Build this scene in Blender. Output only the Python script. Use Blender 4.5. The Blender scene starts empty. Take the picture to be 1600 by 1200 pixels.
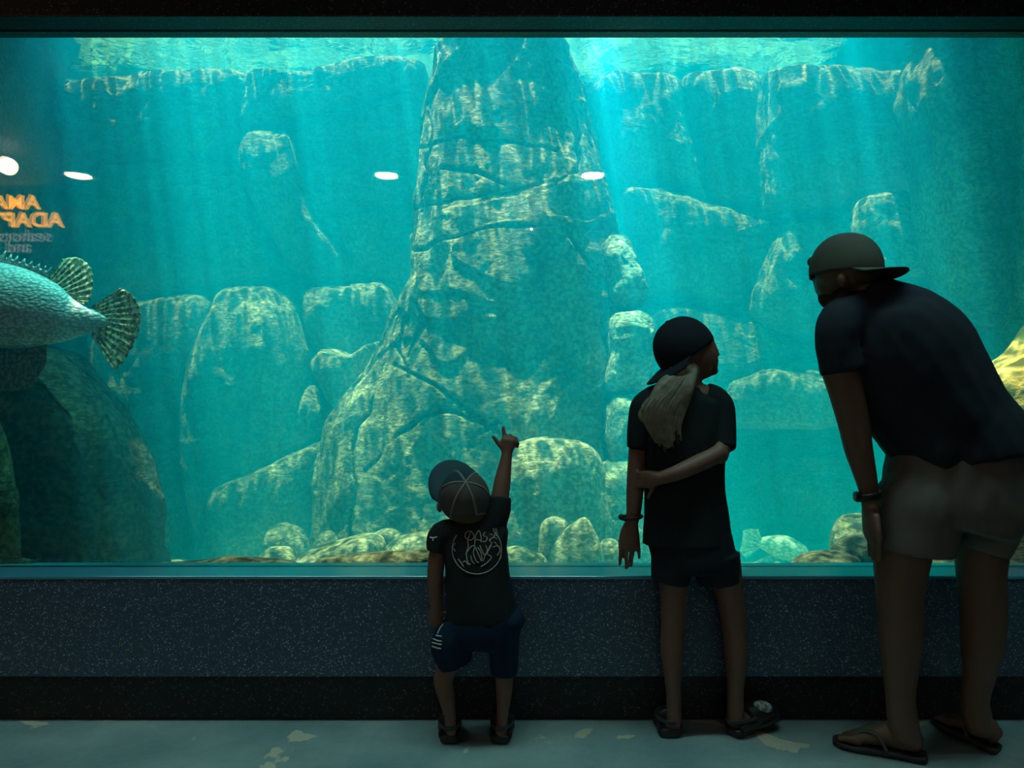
import bpy, bmesh, math, random
import numpy as np
from mathutils import Vector, Matrix
R = random.Random(7)
C = bpy.context.scene.collection
SC = bpy.context.scene
PI = math.pi

# ------------------------------------------------------------------ camera, light, exposure
F = 1180.0; EYE = 1.2
cam = bpy.data.cameras.new('camera'); cam.lens = F / 1600 * 36; cam.sensor_width = 36
cam.clip_start = 0.05; cam.clip_end = 60
co = bpy.data.objects.new('camera', cam); C.objects.link(co)
co.location = (0, 0, EYE); co.rotation_euler = (PI/2, 0, 0)
SC.camera = co
SC.view_settings.view_transform = 'Standard'; SC.view_settings.look = 'None'
SC.view_settings.gamma = 1; SC.view_settings.use_curve_mapping = False
SC.view_settings.exposure = 0.0
SC.cycles.use_denoising = True
SC.cycles.max_bounces = 8; SC.cycles.diffuse_bounces = 3; SC.cycles.glossy_bounces = 3
SC.cycles.transmission_bounces = 2; SC.cycles.volume_bounces = 2; SC.cycles.transparent_max_bounces = 12
SC.cycles.sample_clamp_indirect = 4.0
SC.cycles.caustics_reflective = False; SC.cycles.caustics_refractive = False

w = bpy.data.worlds.new('world'); SC.world = w; w.use_nodes = True
w.node_tree.nodes['Background'].inputs[0].default_value = (0.5, 0.75, 0.9, 1)
w.node_tree.nodes['Background'].inputs[1].default_value = 0.3

def lamp(name, kind, loc, energy, color, rot=(0, 0, 0), **kw):
    l = bpy.data.lights.new(name, kind); l.energy = energy; l.color = color
    for k, v in kw.items(): setattr(l, k, v)
    o = bpy.data.objects.new(name, l); o.location = loc; o.rotation_euler = rot
    C.objects.link(o); return o
# the sun over the open tank top; daylight reaching the water through the skylight
SUN_E, SKY_E, SHAFT_E = 38.0, 9.5, 12000.0
sun = lamp('sun', 'SUN', (0, 0, 9), SUN_E, (1.0, 0.88, 0.74), (math.radians(-2), math.radians(-8), 0), angle=math.radians(0.6))
sky = lamp('skylight', 'AREA', (0.0, 4.9, 4.55), SKY_E, (0.30, 0.80, 0.95), (0, 0, 0), shape='RECTANGLE', size=7.0, size_y=2.9)

shaft = lamp('shaft_fill_spot', 'SPOT', (0.26, 4.30, 4.7), SHAFT_E, (0.55, 0.95, 1.0), (0, math.radians(-9), 0), spot_size=math.radians(15), spot_blend=1.0, shadow_soft_size=0.08)  # added spot above the water, standing in for the bright sunbeam

# hall: an added, unseen strip overhead that brightens the floor and ledge
strip = lamp('added_floor_strip', 'AREA', (0, 2.14, 2.88), 10.5, (0.50, 1.0, 0.96), (0, 0, 0), shape='RECTANGLE', size=5.4, size_y=0.06, spread=math.radians(75))
hall = lamp('hall_fill', 'SPOT', (0.2, -2.2, 2.8), 11.0, (1.0, 0.95, 0.95), (math.radians(66), 0, 0), spot_size=math.radians(110), spot_blend=0.5, shadow_soft_size=0.0)  # added fill behind the camera, sized to stay invisible in reflections
fish_fill = lamp('fish_fill_spot', 'SPOT', (-1.8, 2.98, 3.35), 330.0, (0.22, 1.0, 0.97), (math.radians(1), math.radians(5), 0), spot_size=math.radians(27), spot_blend=0.7, shadow_soft_size=0.05)  # added spot, out of view, only to brighten the big fish
amber = lamp('tank_warm_lamp', 'SPOT', (2.15, 3.1, 3.2), 70.0, (1.0, 0.62, 0.16), (0, 0, 0), spot_size=math.radians(38), spot_blend=0.6, shadow_soft_size=0.04)

# ------------------------------------------------------------------ pixels at a known distance -> place
def W(px, py, d):
    return Vector(((px - 800) * d / F, d, EYE - (py - 600) * d / F))

# ------------------------------------------------------------------ numpy noise
_rs = np.random.RandomState(3)
_T = _rs.rand(64, 64, 64).astype(np.float64)
def vnoise(p):
    p = np.asarray(p, float); i = np.floor(p).astype(int); f = p - i; f = f*f*(3-2*f)
    out = 0
    for a in (0, 1):
        for b in (0, 1):
            for c in (0, 1):
                wgt = (f[:, 0] if a else 1-f[:, 0]) * (f[:, 1] if b else 1-f[:, 1]) * (f[:, 2] if c else 1-f[:, 2])
                out = out + wgt * _T[(i[:, 0]+a) & 63, (i[:, 1]+b) & 63, (i[:, 2]+c) & 63]
    return out*2-1
def fbm(p, octv=4, scale=1.0, gain=0.5):
    p = np.asarray(p)*scale; s = 0; a = 1.0
    for k in range(octv):
        s = s + a*vnoise(p + 17.3*k); p = p*2.03; a *= gain
    return s
def ridge(p, octv=3, scale=1.0):
    p = np.asarray(p)*scale; s = 0; a = 1.0
    for k in range(octv):
        s = s + a*(1-np.abs(vnoise(p+9.1*k))*2); p = p*2.1; a *= 0.5
    return s
def segdist(q, poly):
    d = np.full(len(q), 1e9)
    for (a, b) in zip(poly[:-1], poly[1:]):
        a = np.array(a, float); b = np.array(b, float); ab = b-a
        t = np.clip(((q-a)@ab)/max(ab@ab, 1e-9), 0, 1)
        d = np.minimum(d, np.linalg.norm(q-(a+t[:, None]*ab), axis=1))
    return d

# ------------------------------------------------------------------ object helpers
def tag(o, label=None, cat=None, group=None, kind=None):
    if label: o['label'] = label
    if cat: o['category'] = cat
    if group: o['group'] = group
    if kind: o['kind'] = kind
    return o
def mesh_obj(name, verts, faces, mat, parent=None, smooth=True):
    me = bpy.data.meshes.new(name); me.from_pydata([tuple(v) for v in verts], [], [tuple(f) for f in faces])
    if smooth: me.polygons.foreach_set('use_smooth', [True]*len(me.polygons))
    me.update()
    o = bpy.data.objects.new(name, me); C.objects.link(o)
    if mat: me.materials.append(mat)
    if parent: o.parent = parent
    return o
def bm_obj(name, bm, mat, parent=None, smooth=False):
    me = bpy.data.meshes.new(name); bmesh.ops.recalc_face_normals(bm, faces=bm.faces[:])
    bm.to_mesh(me); bm.free()
    if smooth: me.polygons.foreach_set('use_smooth', [True]*len(me.polygons))
    o = bpy.data.objects.new(name, me); C.objects.link(o)
    if mat: me.materials.append(mat)
    if parent: o.parent = parent
    return o
def box(bm, x0, x1, y0, y1, z0, z1):
    v = [bm.verts.new(p) for p in ((x0,y0,z0),(x1,y0,z0),(x1,y1,z0),(x0,y1,z0),(x0,y0,z1),(x1,y0,z1),(x1,y1,z1),(x0,y1,z1))]
    for f in ((0,3,2,1),(4,5,6,7),(0,1,5,4),(1,2,6,5),(2,3,7,6),(3,0,4,7)): bm.faces.new([v[i] for i in f])
def box_obj(name, b, mat, parent=None, bevel=0.0):
    bm = bmesh.new(); box(bm, *b); o = bm_obj(name, bm, mat, parent)
    if bevel:
        m = o.modifiers.new('bevel', 'BEVEL'); m.width = bevel; m.segments = 3
    return o
def empty(name, loc, label=None, cat=None, group=None, kind=None):
    o = bpy.data.objects.new(name, None); C.objects.link(o); o.location = loc; o.empty_display_size = 0.1
    return tag(o, label, cat, group, kind)
def adopt(root):
    """children were built in world coordinates"""
    for o in list(C.objects):
        if o.parent is root: o.matrix_parent_inverse = Matrix.Translation(-Vector(root.location))

# ------------------------------------------------------------------ materials
def mat(name, color=(0.5,0.5,0.5), rough=0.6, metal=0.0, spec=0.5, noise=None, bump=None, **kw):
    m = bpy.data.materials.new(name); m.use_nodes = True; nt = m.node_tree
    b = nt.nodes['Principled BSDF']
    b.inputs['Base Color'].default_value = (*color, 1); b.inputs['Roughness'].default_value = rough
    b.inputs['Metallic'].default_value = metal; b.inputs['Specular IOR Level'].default_value = spec
    tc = nt.nodes.new('ShaderNodeTexCoord')
    if noise:                                   # (scale, colour2, lo, hi)
        n = nt.nodes.new('ShaderNodeTexNoise'); n.inputs['Scale'].default_value = noise[0]; n.inputs['Detail'].default_value = 6
        nt.links.new(tc.outputs['Object'], n.inputs['Vector'])
        r = nt.nodes.new('ShaderNodeValToRGB'); r.color_ramp.elements[0].position = noise[2]; r.color_ramp.elements[1].position = noise[3]
        r.color_ramp.elements[0].color = (*color, 1); r.color_ramp.elements[1].color = (*noise[1], 1)
        nt.links.new(n.outputs['Fac'], r.inputs[0]); nt.links.new(r.outputs[0], b.inputs['Base Color'])
    if bump:                                    # (scale, strength, distance)
        n = nt.nodes.new('ShaderNodeTexNoise'); n.inputs['Scale'].default_value = bump[0]; n.inputs['Detail'].default_value = 8
        nt.links.new(tc.outputs['Object'], n.inputs['Vector'])
        bp = nt.nodes.new('ShaderNodeBump'); bp.inputs['Strength'].default_value = bump[1]; bp.inputs['Distance'].default_value = bump[2]
        nt.links.new(n.outputs['Fac'], bp.inputs['Height']); nt.links.new(bp.outputs[0], b.inputs['Normal'])
    return m
def rock_mat(name, c1, c2, c3, bs=1.0):
    m = bpy.data.materials.new(name); m.use_nodes = True; nt = m.node_tree; b = nt.nodes['Principled BSDF']
    b.inputs['Roughness'].default_value = 0.85; b.inputs['Specular IOR Level'].default_value = 0.15
    L = nt.links.new
    tc = nt.nodes.new('ShaderNodeTexCoord')
    n1 = nt.nodes.new('ShaderNodeTexNoise'); n1.inputs['Scale'].default_value = 2.2; n1.inputs['Detail'].default_value = 10; n1.inputs['Roughness'].default_value = 0.65
    L(tc.outputs['Object'], n1.inputs['Vector'])
    r = nt.nodes.new('ShaderNodeValToRGB'); e = r.color_ramp.elements
    e[0].position = 0.36; e[0].color = (*c1, 1); e[1].position = 0.66; e[1].color = (*c3, 1)
    k = e.new(0.5); k.color = (*c2, 1)
    L(n1.outputs['Fac'], r.inputs[0])
    # small pale speckle of encrusting algae
    n2 = nt.nodes.new('ShaderNodeTexNoise'); n2.inputs['Scale'].default_value = 38; n2.inputs['Detail'].default_value = 5
    L(tc.outputs['Object'], n2.inputs['Vector'])
    r2 = nt.nodes.new('ShaderNodeValToRGB'); r2.color_ramp.elements[0].position = 0.42; r2.color_ramp.elements[1].position = 0.62
    r2.color_ramp.elements[0].color = (0.45, 0.45, 0.45, 1); r2.color_ramp.elements[1].color = (1.25, 1.25, 1.15, 1)
    L(n2.outputs['Fac'], r2.inputs[0])
    mx = nt.nodes.new('ShaderNodeMix'); mx.data_type = 'RGBA'; mx.blend_type = 'MULTIPLY'; mx.inputs[0].default_value = 1
    L(r.outputs[0], mx.inputs[6]); L(r2.outputs[0], mx.inputs[7]); L(mx.outputs[2], b.inputs['Base Color'])
    # rippled, pitted stone
    mp = nt.nodes.new('ShaderNodeMapping'); mp.inputs['Scale'].default_value = (1, 1, 2.4); L(tc.outputs['Object'], mp.inputs['Vector'])
    n3 = nt.nodes.new('ShaderNodeTexNoise'); n3.inputs['Scale'].default_value = 14*bs; n3.inputs['Detail'].default_value = 8; n3.inputs['Roughness'].default_value = 0.6
    n3.inputs['Distortion'].default_value = 0.6
    L(mp.outputs[0], n3.inputs['Vector'])
    bp = nt.nodes.new('ShaderNodeBump'); bp.inputs['Strength'].default_value = 0.9; bp.inputs['Distance'].default_value = 0.05
    L(n3.outputs['Fac'], bp.inputs['Height']); L(bp.outputs[0], b.inputs['Normal'])
    return m
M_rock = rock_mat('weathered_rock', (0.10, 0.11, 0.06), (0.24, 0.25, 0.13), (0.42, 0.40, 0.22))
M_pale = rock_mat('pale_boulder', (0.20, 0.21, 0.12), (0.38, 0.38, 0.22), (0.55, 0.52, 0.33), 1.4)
M_dark = rock_mat('dark_shaded_rock', (0.05, 0.055, 0.04), (0.10, 0.11, 0.075), (0.17, 0.17, 0.10), 1.3)
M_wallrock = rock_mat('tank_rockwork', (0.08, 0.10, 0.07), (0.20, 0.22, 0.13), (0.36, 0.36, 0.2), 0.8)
# ------------------------------------------------------------------ the hall
def terrazzo(name, base, speck, rough, dens=0.5, vs=260):
    m = bpy.data.materials.new(name); m.use_nodes = True; nt = m.node_tree; b = nt.nodes['Principled BSDF']; L = nt.links.new
    b.inputs['Roughness'].default_value = rough
    tc = nt.nodes.new('ShaderNodeTexCoord')
    v = nt.nodes.new('ShaderNodeTexVoronoi'); v.inputs['Scale'].default_value = vs; L(tc.outputs['Object'], v.inputs['Vector'])
    r = nt.nodes.new('ShaderNodeValToRGB'); r.color_ramp.interpolation = 'CONSTANT'
    sp = nt.nodes.new('ShaderNodeSeparateColor'); L(v.outputs['Color'], sp.inputs[0]); L(sp.outputs[0], r.inputs[0])
    e = r.color_ramp.elements; e[0].color = (*base, 1); e[1].position = 1-dens*0.12; e[1].color = (*speck, 1)
    k = e.new(1-dens*0.35); k.color = (*[a*0.75+c*0.25 for a, c in zip(base, speck)], 1)
    L(r.outputs[0], b.inputs['Base Color'])
    return m
M_terr = terrazzo('blue_speckled_terrazzo', (0.050, 0.085, 0.135), (0.55, 0.62, 0.7), 0.34, 0.30, 330)
M_toe = terrazzo('black_speckled_terrazzo', (0.012, 0.012, 0.015), (0.10, 0.10, 0.11), 0.5, 0.35, 200)
M_head = terrazzo('dark_speckled_header', (0.02, 0.028, 0.032), (0.16, 0.18, 0.2), 0.4, 0.3, 230)
M_ledge = mat('ledge_blue', (0.06, 0.32, 0.44), 0.16, spec=1.0)
M_hallwall = mat('dark_hall_paint', (0.05, 0.05, 0.06), 0.7, bump=(60, 0.1, 0.002))

def floor_mat():
    m = bpy.data.materials.new('stained_concrete'); m.use_nodes = True; nt = m.node_tree; b = nt.nodes['Principled BSDF']; L = nt.links.new
    tc = nt.nodes.new('ShaderNodeTexCoord')
    n = nt.nodes.new('ShaderNodeTexNoise'); n.inputs['Scale'].default_value = 3.1; n.inputs['Detail'].default_value = 9; n.inputs['Roughness'].default_value = 0.6
    L(tc.outputs['Object'], n.inputs['Vector'])
    r = nt.nodes.new('ShaderNodeValToRGB'); e = r.color_ramp.elements
    e[0].position = 0.35; e[0].color = (0.20, 0.30, 0.31, 1); e[1].position = 0.65; e[1].color = (0.36, 0.46, 0.45, 1)
    L(n.outputs['Fac'], r.inputs[0])
    # worn tan patches with sharp rims
    n2 = nt.nodes.new('ShaderNodeTexNoise'); n2.inputs['Scale'].default_value = 3.6; n2.inputs['Detail'].default_value = 4; n2.inputs['Distortion'].default_value = 0.4
    mp = nt.nodes.new('ShaderNodeMapping'); mp.inputs['Location'].default_value = (3.4, 1.7, 0); L(tc.outputs['Object'], mp.inputs[0]); L(mp.outputs[0], n2.inputs['Vector'])
    r2 = nt.nodes.new('ShaderNodeValToRGB'); r2.color_ramp.elements[0].position = 0.615; r2.color_ramp.elements[1].position = 0.63
    L(n2.outputs['Fac'], r2.inputs[0])
    mx = nt.nodes.new('ShaderNodeMix'); mx.data_type = 'RGBA'; L(r2.outputs[0], mx.inputs[0]); L(r.outputs[0], mx.inputs[6]); mx.inputs[7].default_value = (0.68, 0.62, 0.46, 1)
    L(mx.outputs[2], b.inputs['Base Color'])
    n3 = nt.nodes.new('ShaderNodeTexNoise'); n3.inputs['Scale'].default_value = 30; n3.inputs['Detail'].default_value = 8; L(tc.outputs['Object'], n3.inputs['Vector'])
    bp = nt.nodes.new('ShaderNodeBump'); bp.inputs['Strength'].default_value = 0.35; bp.inputs['Distance'].default_value = 0.01
    L(n3.outputs['Fac'], bp.inputs['Height']); L(bp.outputs[0], b.inputs['Normal'])
    b.inputs['Roughness'].default_value = 0.42
    return m
XW = 5.5
ST = dict(kind='structure')
tag(box_obj('floor', (-XW, XW, -3.2, 2.9, -0.1, 0), floor_mat()), **ST)
tag(box_obj('ceiling', (-XW, XW, -3.2, 2.9, 2.9, 3.0), M_hallwall), **ST)
tag(box_obj('wall_back', (-XW, XW, -3.3, -3.2, -0.1, 3.0), M_hallwall), **ST)
tag(box_obj('wall_left', (-XW-0.1, -XW, -3.3, 2.9, -0.1, 3.0), M_hallwall), **ST)
tag(box_obj('wall_right', (XW, XW+0.1, -3.3, 2.9, -0.1, 3.0), M_hallwall), **ST)
LZ = 0.524
yaw = 0.0
tag(box_obj('wall_front', (-XW, XW, 2.66, 2.84, 0.17, LZ-0.012), M_terr), 'low blue speckled terrazzo wall below the tank window', **ST)
tag(box_obj('baseboard_front', (-XW, XW, 2.70, 2.84, 0.0, 0.17), M_toe), 'black recessed plinth below the terrazzo wall', **ST)
tag(box_obj('trim_1', (-XW, XW, 2.657, 2.86, LZ-0.012, LZ), M_ledge, bevel=0.003), 'smooth blue ledge along the bottom of the tank window', **ST)
tag(box_obj('trim_2', (-XW, XW, 2.69, 2.86, 2.51, 2.9), M_head, bevel=0.004), 'dark header above the tank window', **ST)
# the acrylic window
GX = 2.75
def glass_mat():
    m = bpy.data.materials.new('acrylic'); m.use_nodes = True; nt = m.node_tree; nt.nodes.clear(); L = nt.links.new
    o = nt.nodes.new('ShaderNodeOutputMaterial'); mx = nt.nodes.new('ShaderNodeMixShader')
    t = nt.nodes.new('ShaderNodeBsdfTransparent'); t.inputs[0].default_value = (0.97, 1, 0.99, 1)
    g = nt.nodes.new('ShaderNodeBsdfGlossy'); g.inputs['Roughness'].default_value = 0.004
    f = nt.nodes.new('ShaderNodeFresnel'); f.inputs[0].default_value = 1.49
    L(f.outputs[0], mx.inputs[0]); L(t.outputs[0], mx.inputs[1]); L(g.outputs[0], mx.inputs[2]); L(mx.outputs[0], o.inputs[0])
    return m
win = empty('window_1', (0, 2.80, LZ), 'wide acrylic viewing window of the aquarium tank', kind='structure')
pane = mesh_obj('pane', [(-GX, 2.80, LZ), (GX, 2.80, LZ), (GX, 2.80, 2.51), (-GX, 2.80, 2.51)], [(0, 1, 2, 3)], glass_mat(), win, False)
sd = pane.modifiers.new('solid', 'SOLIDIFY'); sd.thickness = 0.02; sd.offset = 0
bm = bmesh.new(); box(bm, -XW, -GX, 2.70, 2.9, 0.0, 2.9); tag(bm_obj('trim_3', bm, M_head), 'dark jamb beside the tank window', **ST)
bm = bmesh.new(); box(bm, GX, XW, 2.70, 2.9, 0.0, 2.9); tag(bm_obj('trim_4', bm, M_head), 'dark jamb at the far side of the tank window', **ST)
adopt(win)

# ------------------------------------------------------------------ the tank shell
ZS, YB = 3.95, 6.6                     # water level, back wall
def grid(nu, nv, fn):
    U, V = np.meshgrid(np.linspace(0, 1, nu), np.linspace(0, 1, nv))
    P = fn(U.ravel(), V.ravel()); idx = np.arange(nu*nv).reshape(nv, nu)
    f = np.stack([idx[:-1, :-1], idx[:-1, 1:], idx[1:, 1:], idx[1:, :-1]], -1).reshape(-1, 4)
    return P, f
def toback(P):     # pixel position a point would have, for carving cracks where the photo shows them
    d = P[:, 1]
    return np.stack([800 + P[:, 0]*F/d, 600 - (P[:, 2]-EYE)*F/d], 1)
def carve(P, cracks, depth, width, nrm=(0, 1, 0)):
    q = toback(P); n = np.array(nrm, float)
    for cr in cracks:
        wob = 5*vnoise(np.c_[q/23.0, np.zeros(len(q))])
        dd = segdist(q + np.c_[wob, wob*0.6], cr)
        vary = np.clip(0.65 + 0.8*vnoise(np.c_[q/47.0, np.full(len(q), 3.3)]), 0.12, 1.2)
        P = P + (depth*vary*np.exp(-(dd/(width*(0.5+0.5*vary)))**2))[:, None]*n
    return P
back_cracks = [
    [(380, 262), (410, 320), (448, 400), (470, 448)], [(210, 482), (300, 462), (345, 455), (470, 446)],
    [(500, 345), (548, 410), (552, 450)], [(405, 125), (440, 128), (520, 112), (570, 100)], [(390, 215), (480, 195), (600, 165), (640, 160)],
    [(480, 456), (600, 452)], [(250, 330), (330, 350), (395, 410)], [(975, 302), (1060, 312), (1180, 350), (1300, 352)],
    [(1110, 335), (1215, 352)], [(1215, 352), (1185, 420), (1160, 485)], [(1285, 270), (1325, 320)], [(1010, 470), (1100, 500), (1160, 490)],
    [(1160, 485), (1200, 520), (1300, 545)], [(1150, 600), (1200, 575), (1290, 570)], [(1165, 660), (1240, 665), (1330, 640)],
    [(1060, 130), (1080, 220), (1120, 330)], [(300, 125), (330, 210), (300, 330)], [(180, 150), (230, 260), (245, 480)],
]
def back_fn(U, V):
    X = -4.4 + 8.8*U; Z = -0.4 + 4.9*V
    P = np.stack([X, np.full_like(X, YB), Z], 1)
    cell = fbm(P*np.array([1.0, 1, 1.3]), 2, 0.75)
    P[:, 1] += -0.30*np.round(cell*3)/3 - 0.25*cell
    P[:, 1] -= 0.12*ridge(P, 3, 1.3)*0.5
    P[:, 1] += 0.05*fbm(P, 4, 4.0)
    # above the waterline ledge the rock steps back
    P = carve(P, back_cracks, 0.14, 3.6)
    P[:, 1] += 0.9*np.clip((P[:, 2]-3.68-0.06*fbm(P, 2, 1.3))/0.12, 0, 1)
    return P
P, f = grid(420, 240, back_fn)
tag(mesh_obj('wall_tank_back', P, f, M_wallrock), 'cracked artificial rock wall at the back of the tank', **ST)
def side_fn(sgn, xa, xb):
    def fn(U, V):
        Y = 2.84 + (YB+0.3-2.84)*U; Z = -0.4 + 4.9*V
        X = sgn*(xa + (xb-xa)*U)
        P = np.stack([X, Y, Z], 1)
        P[:, 0] -= sgn*(0.10*fbm(P, 3, 0.9) + 0.05*fbm(P, 4, 3.5))
        return P
    return fn
P, f = grid(150, 160, side_fn(-1, 2.68, 4.0))
tag(mesh_obj('wall_tank_left', P, f, M_wallrock), 'shaded rock side wall of the tank near the sign reflection', **ST)
P, f = grid(150, 160, side_fn(1, 2.6, 3.75))
tag(mesh_obj('wall_tank_right', P, f, M_wallrock), 'shaded rock side wall of the tank behind the bending man', **ST)
def tf(U, V):
    P = np.stack([-4.4+8.8*U, 2.84+4.2*V, np.zeros_like(U)-0.12], 1)
    P[:, 2] += 0.05*fbm(P, 4, 1.5) + 0.012*fbm(P, 3, 9)
    return P
P, f = grid(240, 120, tf)
M_sand = mat('tank_sand', (0.30, 0.32, 0.22), 0.9, noise=(30, (0.5, 0.5, 0.36), 0.4, 0.6), bump=(60, 0.5, 0.02))
tag(mesh_obj('floor_tank', P, f, M_sand), 'pale sandy bottom of the tank', **ST)
# added slabs, out of view, that keep daylight off the tank's front and sides
M_conc = mat('pool_concrete', (0.25, 0.26, 0.26), 0.8)
tag(box_obj('shade_slab_front', (-XW, XW, 2.70, 2.96, 2.9, 4.3), M_conc), 'added unseen slab shading the tank front', **ST)
tag(box_obj('shade_slab_left', (-XW, -2.2, 2.96, 4.5, 4.0, 4.3), M_conc), 'added unseen slab shading the left side of the tank', **ST)
tag(box_obj('shade_slab_left_back', (-XW, -2.6, 4.5, 5.6, 4.0, 4.3), M_conc), 'added unseen slab shading the left side of the tank further back', **ST)
tag(box_obj('shade_slab_corner', (2.85, XW, 5.4, 7.4, 4.0, 4.3), M_conc), 'added unseen slab shading the far right corner of the tank', **ST)
tag(box_obj('shade_slab_right_back', (2.42, XW, 4.2, 5.4, 4.0, 4.3), M_conc), 'added unseen slab shading the right side of the tank further back', **ST)
tag(box_obj('shade_slab_right', (1.95, XW, 2.96, 4.2, 4.0, 4.3), M_conc), 'added unseen slab shading the right side of the tank', **ST)
for n_, b_ in (('wall_tank_outer_left', (-XW, -4.45, 2.9, 8, -0.5, 6)), ('wall_tank_outer_right', (4.45, XW, 2.9, 8, -0.5, 6)),
               ('wall_tank_outer_back', (-XW, XW, 7.9, 8.1, -0.5, 6)), ('wall_tank_outer_front', (-XW, XW, 2.70, 2.9, 4.3, 6))):
    tag(box_obj(n_, b_, M_conc), **ST)

def water_mat():
    m = bpy.data.materials.new('tank_water'); m.use_nodes = True; nt = m.node_tree; nt.nodes.clear(); L = nt.links.new
    o = nt.nodes.new('ShaderNodeOutputMaterial')
    s = nt.nodes.new('ShaderNodeVolumeScatter'); s.inputs['Color'].default_value = (0.001, 0.54, 0.84, 1); s.inputs['Density'].default_value = 0.30; s.inputs['Anisotropy'].default_value = 0.2
    a = nt.nodes.new('ShaderNodeVolumeAbsorption'); a.inputs['Color'].default_value = (0.0, 0.985, 0.975, 1); a.inputs['Density'].default_value = 0.24
    ad = nt.nodes.new('ShaderNodeAddShader'); L(s.outputs[0], ad.inputs[0]); L(a.outputs[0], ad.inputs[1]); L(ad.outputs[0], o.inputs['Volume'])
    return m
wt = tag(box_obj('water', (-4.42, 4.42, 2.815, 7.5, -0.35, ZS-0.02), water_mat()), 'blue-green hazy water filling the tank', 'water', kind='stuff')
def surf_mat():
    m = bpy.data.materials.new('rippled_surface'); m.use_nodes = True; nt = m.node_tree; nt.nodes.clear(); L = nt.links.new
    o = nt.nodes.new('ShaderNodeOutputMaterial'); mx = nt.nodes.new('ShaderNodeMixShader')
    tc = nt.nodes.new('ShaderNodeTexCoord')
    nz = nt.nodes.new('ShaderNodeTexNoise'); nz.inputs['Scale'].default_value = 3; nz.inputs['Detail'].default_value = 2; L(tc.outputs['Object'], nz.inputs['Vector'])
    va = nt.nodes.new('ShaderNodeVectorMath'); va.operation = 'MULTIPLY_ADD'; L(nz.outputs['Color'], va.inputs[0]); va.inputs[1].default_value = (0.25, 0.25, 0.25); L(tc.outputs['Object'], va.inputs[2])
    col = None
    for sc_, pw in ((5.0, 8.0), (9.5, 7.0)):
        v = nt.nodes.new('ShaderNodeTexVoronoi'); v.feature = 'DISTANCE_TO_EDGE'; v.inputs['Scale'].default_value = sc_
        L(va.outputs[0], v.inputs['Vector'])
        s1 = nt.nodes.new('ShaderNodeMath'); s1.operation = 'MULTIPLY_ADD'; s1.use_clamp = True; L(v.outputs['Distance'], s1.inputs[0]); s1.inputs[1].default_value = -pw; s1.inputs[2].default_value = 1.0
        p = nt.nodes.new('ShaderNodeMath'); p.operation = 'POWER'; L(s1.outputs[0], p.inputs[0]); p.inputs[1].default_value = 2.2
        mu = nt.nodes.new('ShaderNodeMath'); mu.operation = 'MULTIPLY'; L(p.outputs[0], mu.inputs[0]); mu.inputs[1].default_value = 0.75
        col = mu if col is None else None or (lambda a, b: (L(a.outputs[0], (ad := nt.nodes.new('ShaderNodeMath')).inputs[0]), L(b.outputs[0], ad.inputs[1]), ad)[2])(col, mu)
    add = nt.nodes.new('ShaderNodeMath'); add.operation = 'ADD'; add.use_clamp = True; L(col.outputs[0], add.inputs[0]); add.inputs[1].default_value = 0.04
    t = nt.nodes.new('ShaderNodeBsdfTransparent'); L(add.outputs[0], t.inputs[0])  # caustic net put into the transparency so sunlight lands in ripple lines
    g = nt.nodes.new('ShaderNodeBsdfGlossy'); g.inputs['Roughness'].default_value = 0.02; g.inputs['Color'].default_value = (0.45, 0.92, 0.92, 1)
    n3 = nt.nodes.new('ShaderNodeTexNoise'); n3.inputs['Scale'].default_value = 5; n3.inputs['Detail'].default_value = 4; L(tc.outputs['Object'], n3.inputs['Vector'])
    bp = nt.nodes.new('ShaderNodeBump'); bp.inputs['Strength'].default_value = 0.5; bp.inputs['Distance'].default_value = 0.04; L(n3.outputs['Fac'], bp.inputs['Height'])
    L(bp.outputs[0], g.inputs['Normal'])
    # seen from below: total reflection at shallow angles, clear overhead
    lw = nt.nodes.new('ShaderNodeLayerWeight'); lw.inputs[0].default_value = 0.5; L(bp.outputs[0], lw.inputs['Normal'])
    r = nt.nodes.new('ShaderNodeValToRGB'); r.color_ramp.elements[0].position = 0.28; r.color_ramp.elements[1].position = 0.45
    r.color_ramp.elements[0].color = (0.03, 0.03, 0.03, 1)
    L(lw.outputs['Facing'], r.inputs[0]); L(r.outputs[0], mx.inputs[0]); L(t.outputs[0], mx.inputs[1]); L(g.outputs[0], mx.inputs[2]); L(mx.outputs[0], o.inputs[0])
    return m
def sf(U, V):
    P = np.stack([-4.4+8.8*U, 2.97+4.5*V, np.zeros_like(U)+ZS], 1); P[:, 2] += 0.012*fbm(P, 3, 2.5); return P
P, f = grid(180, 90, sf)
tag(mesh_obj('water_surface', P, f, surf_mat()), 'rippling water surface at the top of the tank seen from below', 'water', kind='structure')
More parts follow.
